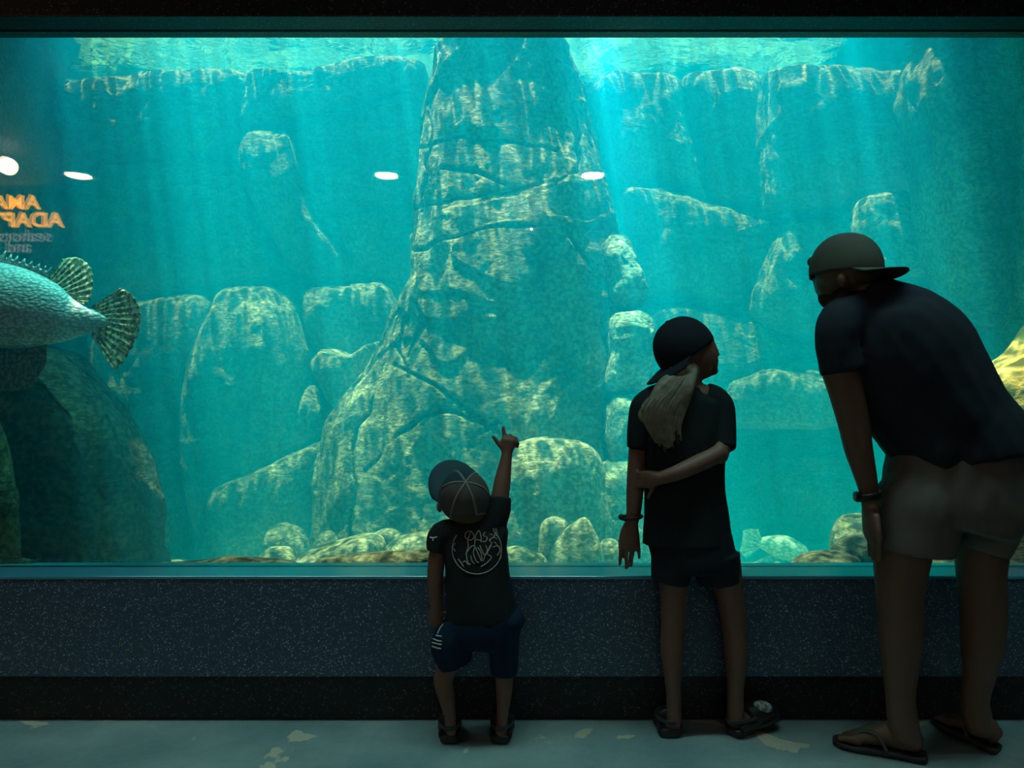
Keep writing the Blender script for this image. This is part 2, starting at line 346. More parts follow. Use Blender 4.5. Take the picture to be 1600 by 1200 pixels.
# ------------------------------------------------------------------ rocks
def boulder(name, outline, d, T, m, label, cat='rock', group=None, n=2.2, amp=0.035, fine=0.008, cracks=(), nu=150, nv=90, seed=0, Tb=None, px0=None, ground=True):
    """a solid stone whose outline at distance d is the one given; T its half depth"""
    o = np.array(outline, float); c = o.mean(0) if px0 is None else np.array(px0, float)
    # resample the outline smoothly, by angle
    k = len(o); t = np.linspace(0, k, nu, endpoint=False); i = t.astype(int); fr = (t-i)[:, None]
    p0, p1, p2, p3 = o[(i-1) % k], o[i % k], o[(i+1) % k], o[(i+2) % k]
    q = 0.5*((2*p1) + (-p0+p2)*fr + (2*p0-5*p1+4*p2-p3)*fr**2 + (-p0+3*p1-3*p2+p3)*fr**3)
    ph = np.linspace(-PI/2, PI/2, nv)
    cs = np.abs(np.cos(ph))**(2/n); sn = np.sign(np.sin(ph))*np.abs(np.sin(ph))**(2/n)
    Tb = T if Tb is None else Tb
    PX = c[0] + cs[:, None]*(q[:, 0]-c[0])[None]; PY = c[1] + cs[:, None]*(q[:, 1]-c[1])[None]
    D = np.where(sn < 0, sn*T, sn*Tb)
    X = (PX-800)*d/F; Z = EYE-(PY-600)*d/F; Y = d + np.repeat(D[:, None], nu, 1)
    P = np.stack([X.ravel(), Y.ravel(), Z.ravel()], 1)
    ctr = np.array([(c[0]-800)*d/F, d, EYE-(c[1]-600)*d/F])
    dirn = P-ctr; size = np.linalg.norm(dirn, axis=1).mean(); dirn /= (np.linalg.norm(dirn, axis=1)[:, None]+1e-6)
    s = np.array([seed*3.7, seed*1.3, 0])
    disp = amp*fbm(P+s, 3, 0.9/max(size, 0.15)) + fine*fbm(P+s, 4, 9.0)
    # slabby facets
    disp = disp + amp*0.5*(np.round(2*fbm(P+s+5, 2, 0.8/max(size, 0.15)))/2)
    P = P + dirn*disp[:, None]
    if ground:                                  # stands on the tank floor
        low = P[:, 2] < ctr[2]; zm = P[:, 2].min()
        P[low, 2] = ctr[2]-(ctr[2]-P[low, 2])*(ctr[2]+0.16)/(ctr[2]-zm)
    if len(cracks): P = carve(P, cracks, 0.06*min(1.6, max(0.5, size)), 2.2, (0, 1, 0))
    idx = np.arange(nu*nv).reshape(nv, nu); nx = np.roll(idx, -1, 1)
    f = np.stack([idx[:-1], nx[:-1], nx[1:], idx[1:]], -1).reshape(-1, 4)
    ob = mesh_obj(name, P, f, m); tag(ob, label, cat, group)
    return ob

# the tall central pinnacle
rows = [(40, 700, 858), (60, 694, 868), (80, 682, 885), (130, 668, 912), (200, 660, 936), (300, 650, 952), (380, 648, 956), (440, 642, 960),
        (480, 618, 962), (540, 604, 962), (580, 585, 960), (620, 556, 955), (660, 532, 950), (720, 518, 946), (800, 512, 942), (870, 505, 945), (960, 500, 950)]
ra = np.array(rows, float)
pin_cracks = [[(640, 325), (700, 314), (800, 296), (872, 280), (905, 268)], [(692, 262), (745, 268), (790, 288)], [(650, 392), (690, 372), (780, 352), (900, 350), (955, 362)],
    [(616, 570), (680, 602), (730, 640), (800, 690), (860, 700), (935, 720)], [(575, 740), (600, 700), (660, 650), (700, 640), (760, 665)],
    [(655, 230), (720, 215), (800, 222), (870, 235)], [(862, 75), (890, 150), (905, 210), (902, 270)], [(690, 70), (676, 150), (672, 240), (660, 330)],
    [(545, 850), (552, 760), (548, 690), (585, 620)], [(868, 280), (880, 350), (940, 450), (948, 560)], [(735, 720), (745, 680), (780, 655)],
    [(645, 470), (660, 500), (640, 560)], [(640, 480), (625, 540), (640, 590)], [(948, 480), (950, 620), (945, 720)]]
def pin():
    D0 = 5.15; nz, nt_ = 440, 420
    ys = np.linspace(62, 940, nz); L_ = np.interp(ys, ra[:, 0], ra[:, 1]); R_ = np.interp(ys, ra[:, 0], ra[:, 2])
    e = np.clip((ys-62)/26, 0, 1); e = np.sqrt(1-(1-e)**2)*0.75+0.25
    th = np.linspace(0, 2*PI, nt_, endpoint=False)
    cx = (L_+R_)/2; hw = (R_-L_)/2*e
    n = 2.6; cs = np.sign(np.cos(th))*np.abs(np.cos(th))**(2/n); sn = np.sign(np.sin(th))*np.abs(np.sin(th))**(2/n)
    PX = cx[:, None]+hw[:, None]*cs[None]; X = (PX-800)*D0/F
    dep = (0.36 + 0.42*np.clip((ys-100)/800, 0, 1))*e
    Y = D0 + dep[:, None]*sn[None]; Z = np.repeat((EYE-(ys-600)*D0/F)[:, None], nt_, 1)
    P = np.stack([X.ravel(), Y.ravel(), Z.ravel()], 1)
    nr = np.stack([np.tile(cs, nz), np.tile(sn, nz), np.zeros(nz*nt_)], 1); nr /= np.linalg.norm(nr, axis=1)[:, None]
    g = fbm(P*np.array([1, 1, 0.8])+3, 3, 1.1)
    disp = 0.07*g + 0.05*np.round(fbm(P+8, 2, 1.4)*2.5)/2.5 + 0.012*fbm(P, 4, 7) + 0.02*ridge(P*np.array([1, 1, .35]), 3, 3.0)
    P = P + nr*disp[:, None]
    P = carve(P, pin_cracks, 0.07, 2.4, (0, 1, 0))
    idx = np.arange(nz*nt_).reshape(nz, nt_); nx = np.roll(idx, -1, 1)
    f = [tuple(r) for r in np.stack([idx[:-1], idx[1:], nx[1:], nx[:-1]], -1).reshape(-1, 4)]
    f += [tuple(idx[0]), tuple(idx[-1][::-1])]
    return tag(mesh_obj('rock_pinnacle', P, f, M_rock), 'tall cracked rock pinnacle rising to the surface in the middle of the tank', 'rock')
pin()
G1 = 'stones stacked along the right foot of the pinnacle'
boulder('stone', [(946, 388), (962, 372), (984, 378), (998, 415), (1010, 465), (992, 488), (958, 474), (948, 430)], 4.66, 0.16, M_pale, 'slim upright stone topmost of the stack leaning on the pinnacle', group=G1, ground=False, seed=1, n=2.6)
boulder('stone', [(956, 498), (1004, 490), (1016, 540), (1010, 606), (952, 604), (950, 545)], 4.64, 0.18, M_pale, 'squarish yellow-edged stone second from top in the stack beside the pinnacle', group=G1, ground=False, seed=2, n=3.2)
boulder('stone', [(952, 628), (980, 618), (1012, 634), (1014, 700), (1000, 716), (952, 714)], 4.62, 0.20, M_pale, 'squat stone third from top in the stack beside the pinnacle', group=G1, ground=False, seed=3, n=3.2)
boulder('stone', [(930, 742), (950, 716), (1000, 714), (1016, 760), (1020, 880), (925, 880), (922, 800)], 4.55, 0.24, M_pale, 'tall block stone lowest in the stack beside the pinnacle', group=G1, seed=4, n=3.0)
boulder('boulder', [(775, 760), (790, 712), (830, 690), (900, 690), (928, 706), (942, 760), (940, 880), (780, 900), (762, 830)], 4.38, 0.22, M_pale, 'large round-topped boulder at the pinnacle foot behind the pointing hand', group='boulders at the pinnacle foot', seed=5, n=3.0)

# slabs of the back wall
G2 = 'slabs of the tank back wall'
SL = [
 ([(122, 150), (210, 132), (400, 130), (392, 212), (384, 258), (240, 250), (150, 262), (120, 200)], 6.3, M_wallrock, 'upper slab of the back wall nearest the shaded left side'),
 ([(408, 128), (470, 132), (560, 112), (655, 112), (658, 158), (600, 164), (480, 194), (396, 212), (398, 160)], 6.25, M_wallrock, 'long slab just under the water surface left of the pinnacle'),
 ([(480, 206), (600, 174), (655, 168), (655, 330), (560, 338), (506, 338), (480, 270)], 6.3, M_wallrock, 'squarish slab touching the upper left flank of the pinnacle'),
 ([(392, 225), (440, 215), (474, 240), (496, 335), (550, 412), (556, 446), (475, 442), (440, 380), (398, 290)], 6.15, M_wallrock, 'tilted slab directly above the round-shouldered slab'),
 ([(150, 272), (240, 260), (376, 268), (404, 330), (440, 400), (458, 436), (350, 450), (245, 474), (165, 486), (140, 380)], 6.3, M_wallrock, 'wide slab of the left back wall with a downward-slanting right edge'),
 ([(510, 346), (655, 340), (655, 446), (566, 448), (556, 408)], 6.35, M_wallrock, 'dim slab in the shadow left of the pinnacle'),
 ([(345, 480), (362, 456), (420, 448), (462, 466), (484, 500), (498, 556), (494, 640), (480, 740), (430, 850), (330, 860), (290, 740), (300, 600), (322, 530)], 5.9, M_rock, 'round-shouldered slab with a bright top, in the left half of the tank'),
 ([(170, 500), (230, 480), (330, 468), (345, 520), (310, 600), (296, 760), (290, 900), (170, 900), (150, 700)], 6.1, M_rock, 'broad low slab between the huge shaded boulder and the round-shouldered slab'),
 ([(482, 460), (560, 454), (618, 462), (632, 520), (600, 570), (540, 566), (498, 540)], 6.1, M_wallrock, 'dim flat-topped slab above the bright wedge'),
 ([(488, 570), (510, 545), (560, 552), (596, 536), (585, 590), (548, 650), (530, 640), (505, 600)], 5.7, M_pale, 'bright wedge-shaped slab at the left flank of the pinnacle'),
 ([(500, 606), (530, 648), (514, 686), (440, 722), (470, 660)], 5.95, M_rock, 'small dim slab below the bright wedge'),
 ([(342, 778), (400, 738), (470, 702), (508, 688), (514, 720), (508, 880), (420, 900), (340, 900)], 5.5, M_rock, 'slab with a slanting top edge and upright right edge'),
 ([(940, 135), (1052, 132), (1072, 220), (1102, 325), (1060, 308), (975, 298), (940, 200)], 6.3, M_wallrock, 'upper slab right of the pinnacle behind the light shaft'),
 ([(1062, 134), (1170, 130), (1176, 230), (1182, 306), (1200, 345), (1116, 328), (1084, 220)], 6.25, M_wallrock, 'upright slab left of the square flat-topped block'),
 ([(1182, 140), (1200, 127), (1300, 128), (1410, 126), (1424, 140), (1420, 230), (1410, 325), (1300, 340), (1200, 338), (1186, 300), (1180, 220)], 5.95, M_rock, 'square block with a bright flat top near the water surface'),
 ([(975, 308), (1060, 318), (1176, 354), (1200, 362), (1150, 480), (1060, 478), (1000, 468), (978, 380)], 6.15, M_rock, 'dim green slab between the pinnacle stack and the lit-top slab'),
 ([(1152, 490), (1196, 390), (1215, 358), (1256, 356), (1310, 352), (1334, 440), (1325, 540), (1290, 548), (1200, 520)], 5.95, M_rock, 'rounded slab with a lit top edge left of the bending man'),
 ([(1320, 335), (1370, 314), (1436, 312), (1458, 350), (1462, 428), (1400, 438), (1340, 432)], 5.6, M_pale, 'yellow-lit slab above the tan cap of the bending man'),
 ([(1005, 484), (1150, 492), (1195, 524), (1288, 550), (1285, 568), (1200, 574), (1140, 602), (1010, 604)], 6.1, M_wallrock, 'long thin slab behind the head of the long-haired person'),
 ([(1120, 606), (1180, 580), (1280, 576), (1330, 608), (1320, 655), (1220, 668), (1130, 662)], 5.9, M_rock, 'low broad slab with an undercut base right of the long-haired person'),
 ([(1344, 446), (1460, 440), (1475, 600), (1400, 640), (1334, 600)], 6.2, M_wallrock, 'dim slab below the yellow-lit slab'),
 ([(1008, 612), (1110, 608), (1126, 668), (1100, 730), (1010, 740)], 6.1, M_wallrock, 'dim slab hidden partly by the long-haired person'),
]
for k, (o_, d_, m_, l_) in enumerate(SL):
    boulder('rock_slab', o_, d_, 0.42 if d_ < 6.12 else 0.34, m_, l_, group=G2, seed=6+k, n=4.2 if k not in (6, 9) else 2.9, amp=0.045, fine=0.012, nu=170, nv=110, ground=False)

_b = boulder('wall_tank_buttress', [(1420, 138), (1430, 90), (1446, 40), (1480, 10), (1570, 10), (1600, 200), (1590, 420), (1520, 520), (1470, 420), (1444, 260)], 4.75, 0.35, M_rock, 'shaded upright buttress with a yellow-lit left edge at the water surface', seed=71, amp=0.03, fine=0.02, n=3.2, ground=False); _b['kind'] = 'structure'; del _b['category']
# the boulder by the glass, its shade partly put into a darker stone colour
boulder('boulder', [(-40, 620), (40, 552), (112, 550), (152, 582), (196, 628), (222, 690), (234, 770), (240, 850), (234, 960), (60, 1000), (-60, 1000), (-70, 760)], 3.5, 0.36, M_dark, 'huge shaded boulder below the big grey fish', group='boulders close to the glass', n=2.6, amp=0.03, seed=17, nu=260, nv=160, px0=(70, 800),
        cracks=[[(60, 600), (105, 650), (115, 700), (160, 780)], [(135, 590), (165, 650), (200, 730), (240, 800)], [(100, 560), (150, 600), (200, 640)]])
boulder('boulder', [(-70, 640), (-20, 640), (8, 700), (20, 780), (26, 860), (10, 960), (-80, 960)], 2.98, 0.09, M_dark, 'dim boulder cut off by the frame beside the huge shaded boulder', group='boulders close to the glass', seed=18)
# low dark rocks right behind the sill
G3 = 'low dark rocks just behind the window sill'
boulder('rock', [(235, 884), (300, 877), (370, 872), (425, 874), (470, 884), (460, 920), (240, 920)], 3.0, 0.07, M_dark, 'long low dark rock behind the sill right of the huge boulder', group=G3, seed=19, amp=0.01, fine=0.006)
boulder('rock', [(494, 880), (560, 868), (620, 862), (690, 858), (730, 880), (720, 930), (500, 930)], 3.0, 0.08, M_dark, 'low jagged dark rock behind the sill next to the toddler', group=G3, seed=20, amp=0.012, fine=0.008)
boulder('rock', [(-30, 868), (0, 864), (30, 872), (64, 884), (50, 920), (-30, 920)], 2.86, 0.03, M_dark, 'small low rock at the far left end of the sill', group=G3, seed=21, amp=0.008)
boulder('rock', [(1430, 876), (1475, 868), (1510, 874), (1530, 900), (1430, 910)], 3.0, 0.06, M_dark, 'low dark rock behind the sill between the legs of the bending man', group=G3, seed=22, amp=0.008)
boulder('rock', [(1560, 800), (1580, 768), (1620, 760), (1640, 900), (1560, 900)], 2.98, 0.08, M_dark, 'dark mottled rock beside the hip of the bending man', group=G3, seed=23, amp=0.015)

# rounded stones along the tank bottom
G4 = 'rounded stones on the tank floor'
stones = [
    ([(412, 850), (424, 822), (450, 816), (474, 828), (488, 862), (480, 900), (415, 900)], 4.6, 'round pale stone leftmost on the tank floor'),
    ([(406, 866), (430, 852), (458, 860), (466, 890), (440, 905), (404, 900)], 4.1, 'small stone in front of the round pale stone'),
    ([(488, 848), (505, 830), (525, 834), (534, 862), (524, 890), (486, 890)], 4.6, 'small round stone above the left end of the long flat stone'),
    ([(458, 884), (480, 862), (540, 842), (590, 840), (602, 866), (600, 900), (460, 905)], 3.9, 'long flat pale stone on the tank floor'),
    ([(574, 842), (594, 828), (622, 830), (634, 850), (620, 880), (578, 880)], 4.3, 'pale stone with a bright crest behind the long flat stone'),
    ([(604, 860), (630, 838), (670, 832), (720, 840), (730, 880), (700, 905), (606, 900)], 4.0, 'flat green stone left of the cap of the toddler'),
    ([(786, 864), (815, 854), (848, 864), (862, 885), (850, 910), (786, 910)], 3.7, 'low flat stone right of the back of the toddler'),
    ([(842, 830), (856, 810), (884, 812), (894, 850), (880, 900), (846, 890)], 3.98, 'dim stone behind the pointed pale boulder'),
    ([(856, 872), (872, 840), (905, 812), (922, 818), (938, 860), (946, 905), (900, 915), (858, 905)], 3.8, 'pointed pale boulder right of the toddler'),
    ([(938, 850), (956, 842), (972, 862), (976, 905), (940, 905)], 4.0, 'small bright stone between pointed boulder and hanging hand'),
    ([(1298, 850), (1312, 820), (1340, 806), (1380, 808), (1400, 850), (1392, 910), (1300, 900)], 3.7, 'large yellow-green boulder behind the hanging hand of the man'),
    ([(1304, 862), (1320, 842), (1356, 838), (1390, 850), (1400, 880), (1380, 910), (1310, 900)], 3.3, 'smooth grey boulder in front of the yellow-green boulder'),
    ([(1240, 884), (1262, 866), (1300, 862), (1340, 872), (1352, 890), (1330, 910), (1240, 910)], 3.2, 'low brown stone right of the resting bright fish'),
]
for k, (o_, d_, l_) in enumerate(stones):
    sz = (max(p[0] for p in o_)-min(p[0] for p in o_))*d_/F/2
    boulder('stone', o_, d_, sz*0.8, M_dark if ('brown' in l_ or 'grey' in l_) else M_pale, l_, group=G4, seed=30+k, amp=0.012, fine=0.003, nu=90, nv=60)
# amber rock at the right edge
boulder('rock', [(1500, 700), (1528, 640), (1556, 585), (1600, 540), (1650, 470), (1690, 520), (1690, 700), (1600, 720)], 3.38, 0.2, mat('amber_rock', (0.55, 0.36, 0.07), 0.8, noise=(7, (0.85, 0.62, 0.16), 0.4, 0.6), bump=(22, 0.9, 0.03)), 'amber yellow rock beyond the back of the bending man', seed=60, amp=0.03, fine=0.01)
# ------------------------------------------------------------------ figures
from mathutils.bvhtree import BVHTree
def crom(pts, sub):
    pts = np.array(pts, float); out = []
    n = len(pts)
    for i in range(n-1):
        p0 = pts[max(i-1, 0)]; p1 = pts[i]; p2 = pts[i+1]; p3 = pts[min(i+2, n-1)]
        for k in range(sub):
            t = k/sub
            out.append(0.5*((2*p1)+(-p0+p2)*t+(2*p0-5*p1+4*p2-p3)*t*t+(-p0+3*p1-3*p2+p3)*t**3))
    out.append(pts[-1]); return np.array(out)
class Body:
    def __init__(s): s.v = []; s.f = []
    def tube(s, st, hint='y', seg=20, sub=5, cap=0.8, n=2.0):
        """st: stations (px, py, d, half width px, depth radius m)"""
        A = crom([(*W(a, b, c), h*c/F, r) for a, b, c, h, r in st], sub)
        s.raw(A, hint, seg, cap, n)
    def tubem(s, st, hint='y', seg=16, sub=4, cap=0.8, n=2.0):
        s.raw(crom(st, sub), hint, seg, cap, n)
    def raw(s, A, hint, seg, cap, n=2.0):
        C_ = A[:, :3]; T = np.gradient(C_, axis=0); T /= np.linalg.norm(T, axis=1)[:, None]+1e-9
        H = np.array({'y': (0, 1, 0), 'z': (0, 0, 1), 'x': (1, 0, 0)}[hint], float)
        th = np.linspace(0, 2*PI, seg, endpoint=False)
        cs = np.sign(np.cos(th))*np.abs(np.cos(th))**(2/n); sn = np.sign(np.sin(th))*np.abs(np.sin(th))**(2/n)
        rings = []
        def ring(c, t, a, b):
            v = H-(H@t)*t; v /= np.linalg.norm(v)+1e-9; u = np.cross(v, t)
            rings.append(c+a*cs[:, None]*u+b*sn[:, None]*v)
        m0 = min(A[0, 3], A[0, 4])*cap; m1 = min(A[-1, 3], A[-1, 4])*cap
        for k in (0.15, 0.5, 0.8): q = math.sqrt(1-(1-k)**2); ring(C_[0]-T[0]*m0*(1-k), T[0], A[0, 3]*q, A[0, 4]*q)
        for i in range(len(A)): ring(C_[i], T[i], A[i, 3], A[i, 4])
        for k in (0.8, 0.5, 0.15): q = math.sqrt(1-(1-k)**2); ring(C_[-1]+T[-1]*m1*(1-k), T[-1], A[-1, 3]*q, A[-1, 4]*q)
        b0 = len(s.v); V = np.concatenate(rings); s.v += [tuple(p) for p in V]; N = len(rings)
        for i in range(N-1):
            for j in range(seg):
                k = (j+1) % seg; s.f.append((b0+i*seg+j, b0+i*seg+k, b0+(i+1)*seg+k, b0+(i+1)*seg+j))
        s.f.append(tuple(b0+j for j in range(seg))[::-1]); s.f.append(tuple(b0+(N-1)*seg+j for j in range(seg)))
    def ball(s, px, py, d, rx, rz, ry, rot=0, tiltx=0):
        bm = bmesh.new(); bmesh.ops.create_uvsphere(bm, u_segments=28, v_segments=18, radius=1)
        c = W(px, py, d); M = Matrix.Translation(c) @ Matrix.Rotation(math.radians(rot), 4, 'Y') @ Matrix.Rotation(math.radians(tiltx), 4, 'X') @ Matrix.Diagonal((rx*d/F, ry, rz*d/F, 1))
        b0 = len(s.v)
        for v in bm.verts: s.v.append(tuple(M @ v.co))
        for f in bm.faces: s.f.append(tuple(b0+v.index for v in f.verts))
        bm.free()
    def build(s, name, m, parent, voxel=0.006, smooth=4, wrinkle=None):
        me = bpy.data.meshes.new(name); me.from_pydata(s.v, [], s.f); me.update()
        bm = bmesh.new(); bm.from_mesh(me)
        bmesh.ops.recalc_face_normals(bm, faces=bm.faces[:]); bm.to_mesh(me); bm.free()
        o = bpy.data.objects.new(name, me); C.objects.link(o)
        r = o.modifiers.new('r', 'REMESH'); r.mode = 'VOXEL'; r.voxel_size = voxel
        if smooth: q = o.modifiers.new('s', 'SMOOTH'); q.factor = 0.5; q.iterations = smooth
        dg = bpy.context.evaluated_depsgraph_get(); m2 = bpy.data.meshes.new_from_object(o.evaluated_get(dg)); m2.name = name
        o.modifiers.clear(); o.data = m2; bpy.data.meshes.remove(me)
        if wrinkle:                         # (amplitude, scale, stretch z)
            n = len(m2.vertices); P = np.zeros(n*3); m2.vertices.foreach_get('co', P); P = P.reshape(-1, 3)
            N = np.zeros(n*3); m2.vertices.foreach_get('normal', N); N = N.reshape(-1, 3)
            P = P+N*(wrinkle[0]*fbm(P*np.array([1, 1, wrinkle[2]]), 3, wrinkle[1]))[:, None]
            m2.vertices.foreach_set('co', P.ravel()); m2.update()
        m2.materials.clear(); m2.materials.append(m)
        m2.polygons.foreach_set('use_smooth', [True]*len(m2.polygons))
        o.parent = parent; return o
def ribbon(name, pts, rad, m, parent, flat=None, closed=False):
    cu = bpy.data.curves.new(name, 'CURVE'); cu.dimensions = '3D'; cu.bevel_depth = rad; cu.bevel_resolution = 2
    for pl in pts:
        sp = cu.splines.new('POLY'); sp.points.add(len(pl)-1)
        for p, q in zip(sp.points, pl): p.co = (*q, 1)
        sp.use_cyclic_u = closed
    o = bpy.data.objects.new(name, cu); C.objects.link(o); cu.materials.append(m)
    dg = bpy.context.evaluated_depsgraph_get(); me = bpy.data.meshes.new_from_object(o.evaluated_get(dg)); bpy.data.objects.remove(o)
    o = bpy.data.objects.new(name, me); C.objects.link(o); o.parent = parent
    return o
def project(o, pls, off=0.0015):
    """drape polylines given in pixels on the surface that faces the camera"""
    bv = BVHTree.FromPolygons([v.co for v in o.data.vertices], [p.vertices for p in o.data.polygons])
    eye = Vector((0, 0, EYE)); out = []
    for pl in pls:
        q = []
        for (px, py) in crom([(a, b) for a, b in pl], 5):
            dr = (W(px, py, 3)-eye).normalized(); h = bv.ray_cast(eye, dr)
            if h[0] is not None: q.append(h[0]-dr*off)
        if len(q) > 1: out.append(q)
    return out

def frame(origin, fwd, up):
    f = Vector(fwd).normalized(); u = Vector(up); u = (u-f*u.dot(f)).normalized(); r = f.cross(u)
    return Matrix.Translation(origin) @ Matrix((r, f, u)).transposed().to_4x4()
def cap(parent, M, rx, ry, rz, mats, brim_len=0.065, arch=True, seams=True, brim_drop=0.35):
    """crown, brim, seams, button and adjuster strap; local +Y is where the brim points, z up"""
    crown_m, brim_m, seam_m, front_m = mats
    nu, nv = 72, 26; th = np.linspace(0, 2*PI, nu, endpoint=False); el = np.linspace(-0.16, PI/2-0.02, nv)
    V, Fc = [], []
    def pt(t, e, k=1.0): 
        ce = abs(math.cos(e))**0.88
        return Vector((rx*k*ce*math.cos(t), ry*k*ce*math.sin(t), rz*k*(math.sin(e) if e > 0 else e)))
    for e in el:
        for t in th: V.append(M @ pt(t, e))
    V.append(M @ Vector((0, 0, rz)))
    back, front = [], []
    for i in range(nv-1):
        for j in range(nu):
            tt = th[j]+PI/nu; e = (el[i]+el[i+1])/2
            if arch:
                dx = math.cos(tt)*rx
                if math.sin(tt) < 0 and (dx/0.034)**2+((e+0.16)*rz/0.042)**2 < 1: continue
            fc = (i*nu+j, i*nu+(j+1) % nu, (i+1)*nu+(j+1) % nu, (i+1)*nu+j)
            (front if math.sin(tt) > 0.5 else back).append(fc)
    for j in range(nu): back.append(((nv-1)*nu+j, (nv-1)*nu+(j+1) % nu, len(V)-1))
    cr = mesh_obj('cap_crown', V, back+front, crown_m, parent)
    cr.data.materials.append(front_m)
    for k in range(len(back), len(back)+len(front)): cr.data.polygons[k].material_index = 1
    md = cr.modifiers.new('t', 'SOLIDIFY'); md.thickness = 0.003; md.offset = 0
    # brim
    bv, bf = [], []; nb, nr = 30, 9
    for i in range(nr):
        s = i/(nr-1)
        for j in range(nb):
            a = (j/(nb-1)-0.5)*PI*0.84; base = Vector((rx*1.0*math.sin(a), ry*1.0*math.cos(a), -rz*0.14))
            L_ = brim_len*math.cos(a)**0.55*s
            p = base + Vector((math.sin(a)*L_*0.25, L_, -brim_drop*L_*s - 0.22*(abs(math.sin(a))**2)*brim_len*s))
            bv.append(M @ p)
    for i in range(nr-1):
        for j in range(nb-1): bf.append((i*nb+j, i*nb+j+1, (i+1)*nb+j+1, (i+1)*nb+j))
    br = mesh_obj('cap_brim', bv, bf, brim_m, parent); md = br.modifiers.new('t', 'SOLIDIFY'); md.thickness = 0.004; md.offset = 0
    if seams:
        for k in range(6):
            t = PI/2+k*PI/3+ (PI/6 if False else 0)
            ribbon('cap_seam', [[M @ pt(t, e, 1.008) for e in np.linspace(0.30 if (k == 3 and arch) else -0.1, PI/2-0.05, 14)]], 0.0042, seam_m, cr)
        if arch:
            a_ = [pt(-PI/2+dx, -0.16+max(0, (1-(math.sin(dx)*rx/0.036)**2))**0.5*0.044/rz, 1.02) for dx in np.linspace(-0.036/rx*0.99, 0.036/rx*0.99, 16)]
            ribbon('cap_opening_trim', [[M @ p for p in a_]], 0.0028, seam_m, cr)
    if arch:
        sv = []
        for e in (-0.16, -0.02):
            for dx in np.linspace(-0.5, 0.5, 12): sv.append(M @ pt(-PI/2+dx, e, 1.01))
        st = mesh_obj('cap_strap', sv, [(j, j+1, 12+j+1, 12+j) for j in range(11)], seam_m if seams else crown_m, cr)
        md = st.modifiers.new('t', 'SOLIDIFY'); md.thickness = 0.003
    bm = bmesh.new(); bmesh.ops.create_uvsphere(bm, u_segments=12, v_segments=8, radius=0.008, matrix=M @ Matrix.Translation((0, 0, rz*1.005)) @ Matrix.Diagonal((1, 1, 0.5, 1)))
    bm_obj('cap_button', bm, seam_m, cr, True)
    return cr

def finger(B, base, dirs, r, hint='y', lens=(0.03, 0.022, 0.018)):
    """base: Vector; dirs: three direction vectors, one per phalanx"""
    p = Vector(base); st = [(*p, r*1.05, r*1.05)]
    for k, (dv, ln) in enumerate(zip(dirs, lens)):
        dv = Vector(dv).normalized(); p = p+dv*ln; rr = r*(1.0-0.09*(k+1)); st.append((*p, rr, rr))
    B.tubem(st, hint, seg=10, sub=3, cap=0.9)

S_child = mat('child_skin', (0.21, 0.095, 0.065), 0.55, bump=(90, 0.15, 0.002))
S_man = mat('tanned_skin', (0.17, 0.085, 0.055), 0.55, bump=(90, 0.2, 0.002))
def cloth(name, c, c2=None, sc=300, bs=0.3): return mat(name, c, 0.88, spec=0.2, noise=(8, c2 or tuple(min(1, x*1.25) for x in c), 0.35, 0.7), bump=(sc, bs, 0.001))

# ================================================================= toddler
T_D = 2.53
root = empty('person', (W(742, 0, T_D).x, T_D, 0), 'smallest person, in a panelled cap, pointing one raised hand at the water', 'person')
B = Body(); d = T_D
B.ball(727, 772, d, 33, 38, 0.078); B.ball(724, 796, d+0.03, 27, 22, 0.06)                       # skull and jaw
B.ball(718, 790, d+0.095, 5, 6, 0.014); B.ball(715, 804, d+0.075, 12, 9, 0.025)                # nose, chin
B.ball(687, 792, d+0.005, 5, 9, 0.010); B.ball(762, 790, d+0.005, 4, 9, 0.010)                  # ears
B.tube([(733, 800, d, 19, 0.042), (738, 828, d, 22, 0.045), (742, 850, d, 40, 0.06)])
B.tube([(744, 840, d, 42, 0.065), (746, 900, d, 44, 0.075), (750, 950, d, 46, 0.075), (750, 975, d, 40, 0.07)])
# hanging arm
B.tube([(694, 838, d, 17, 0.036), (684, 866, d-.005, 14, 0.032), (680, 900, d-.01, 12.5, 0.028), (681, 930, d-.01, 11, 0.025), (683, 950, d-.01, 9, 0.02)])
B.tube([(683, 950, d-.01, 9, 0.018), (680, 962, d-.01, 12, 0.017), (679, 970, d-.01, 11, 0.015)])
for k, (x, y) in enumerate(((672, 968), (677, 972), (683, 972), (688, 968))):
    finger(B, W(x, y-3, d-.012), [(0.1, -0.3, -1), (0.5, 0.6, -.4), (0.8, 0.5, 0.3)], 0.0062, lens=(0.016, 0.012, 0.01))
finger(B, W(686, 955, d-.015), [(0.8, 0, -0.4), (1, 0.1, 0.05), (1, 0, 0.2)], 0.0062, lens=(0.014, 0.014, 0.01))
# raised arm
B.tube([(762, 835, d, 22, 0.04), (776, 806, d+.01, 17, 0.036), (781, 778, d+.02, 14.5, 0.032), (785, 752, d+.03, 13.2, 0.029), (789, 728, d+.04, 10.5, 0.024), (792, 709, d+.045, 8.3, 0.019)])
B.tube([(792, 709, d+.045, 8.3, 0.018), (793, 699, d+.045, 11, 0.015), (795, 688, d+.045, 12.5, 0.014)], n=2.4)
finger(B, W(786, 701, d+.045), [(-0.75, 0, 0.8), (-0.62, 0, 0.9), (-0.75, 0, 0.8)], 0.0088, lens=(0.022, 0.018, 0.014))       # thumb
finger(B, W(788, 687, d+.05), [(-0.03, .2, 1), (-0.15, 0.1, 1), (-0.1, 0, 1)], 0.0088, lens=(0.018, 0.014, 0.010))      # index
finger(B, W(795, 685, d+.05), [(0.2, .5, 0.6), (0.4, .7, -0.6), (0.1, -0.3, -1)], 0.0082, lens=(0.014, 0.012, 0.01))
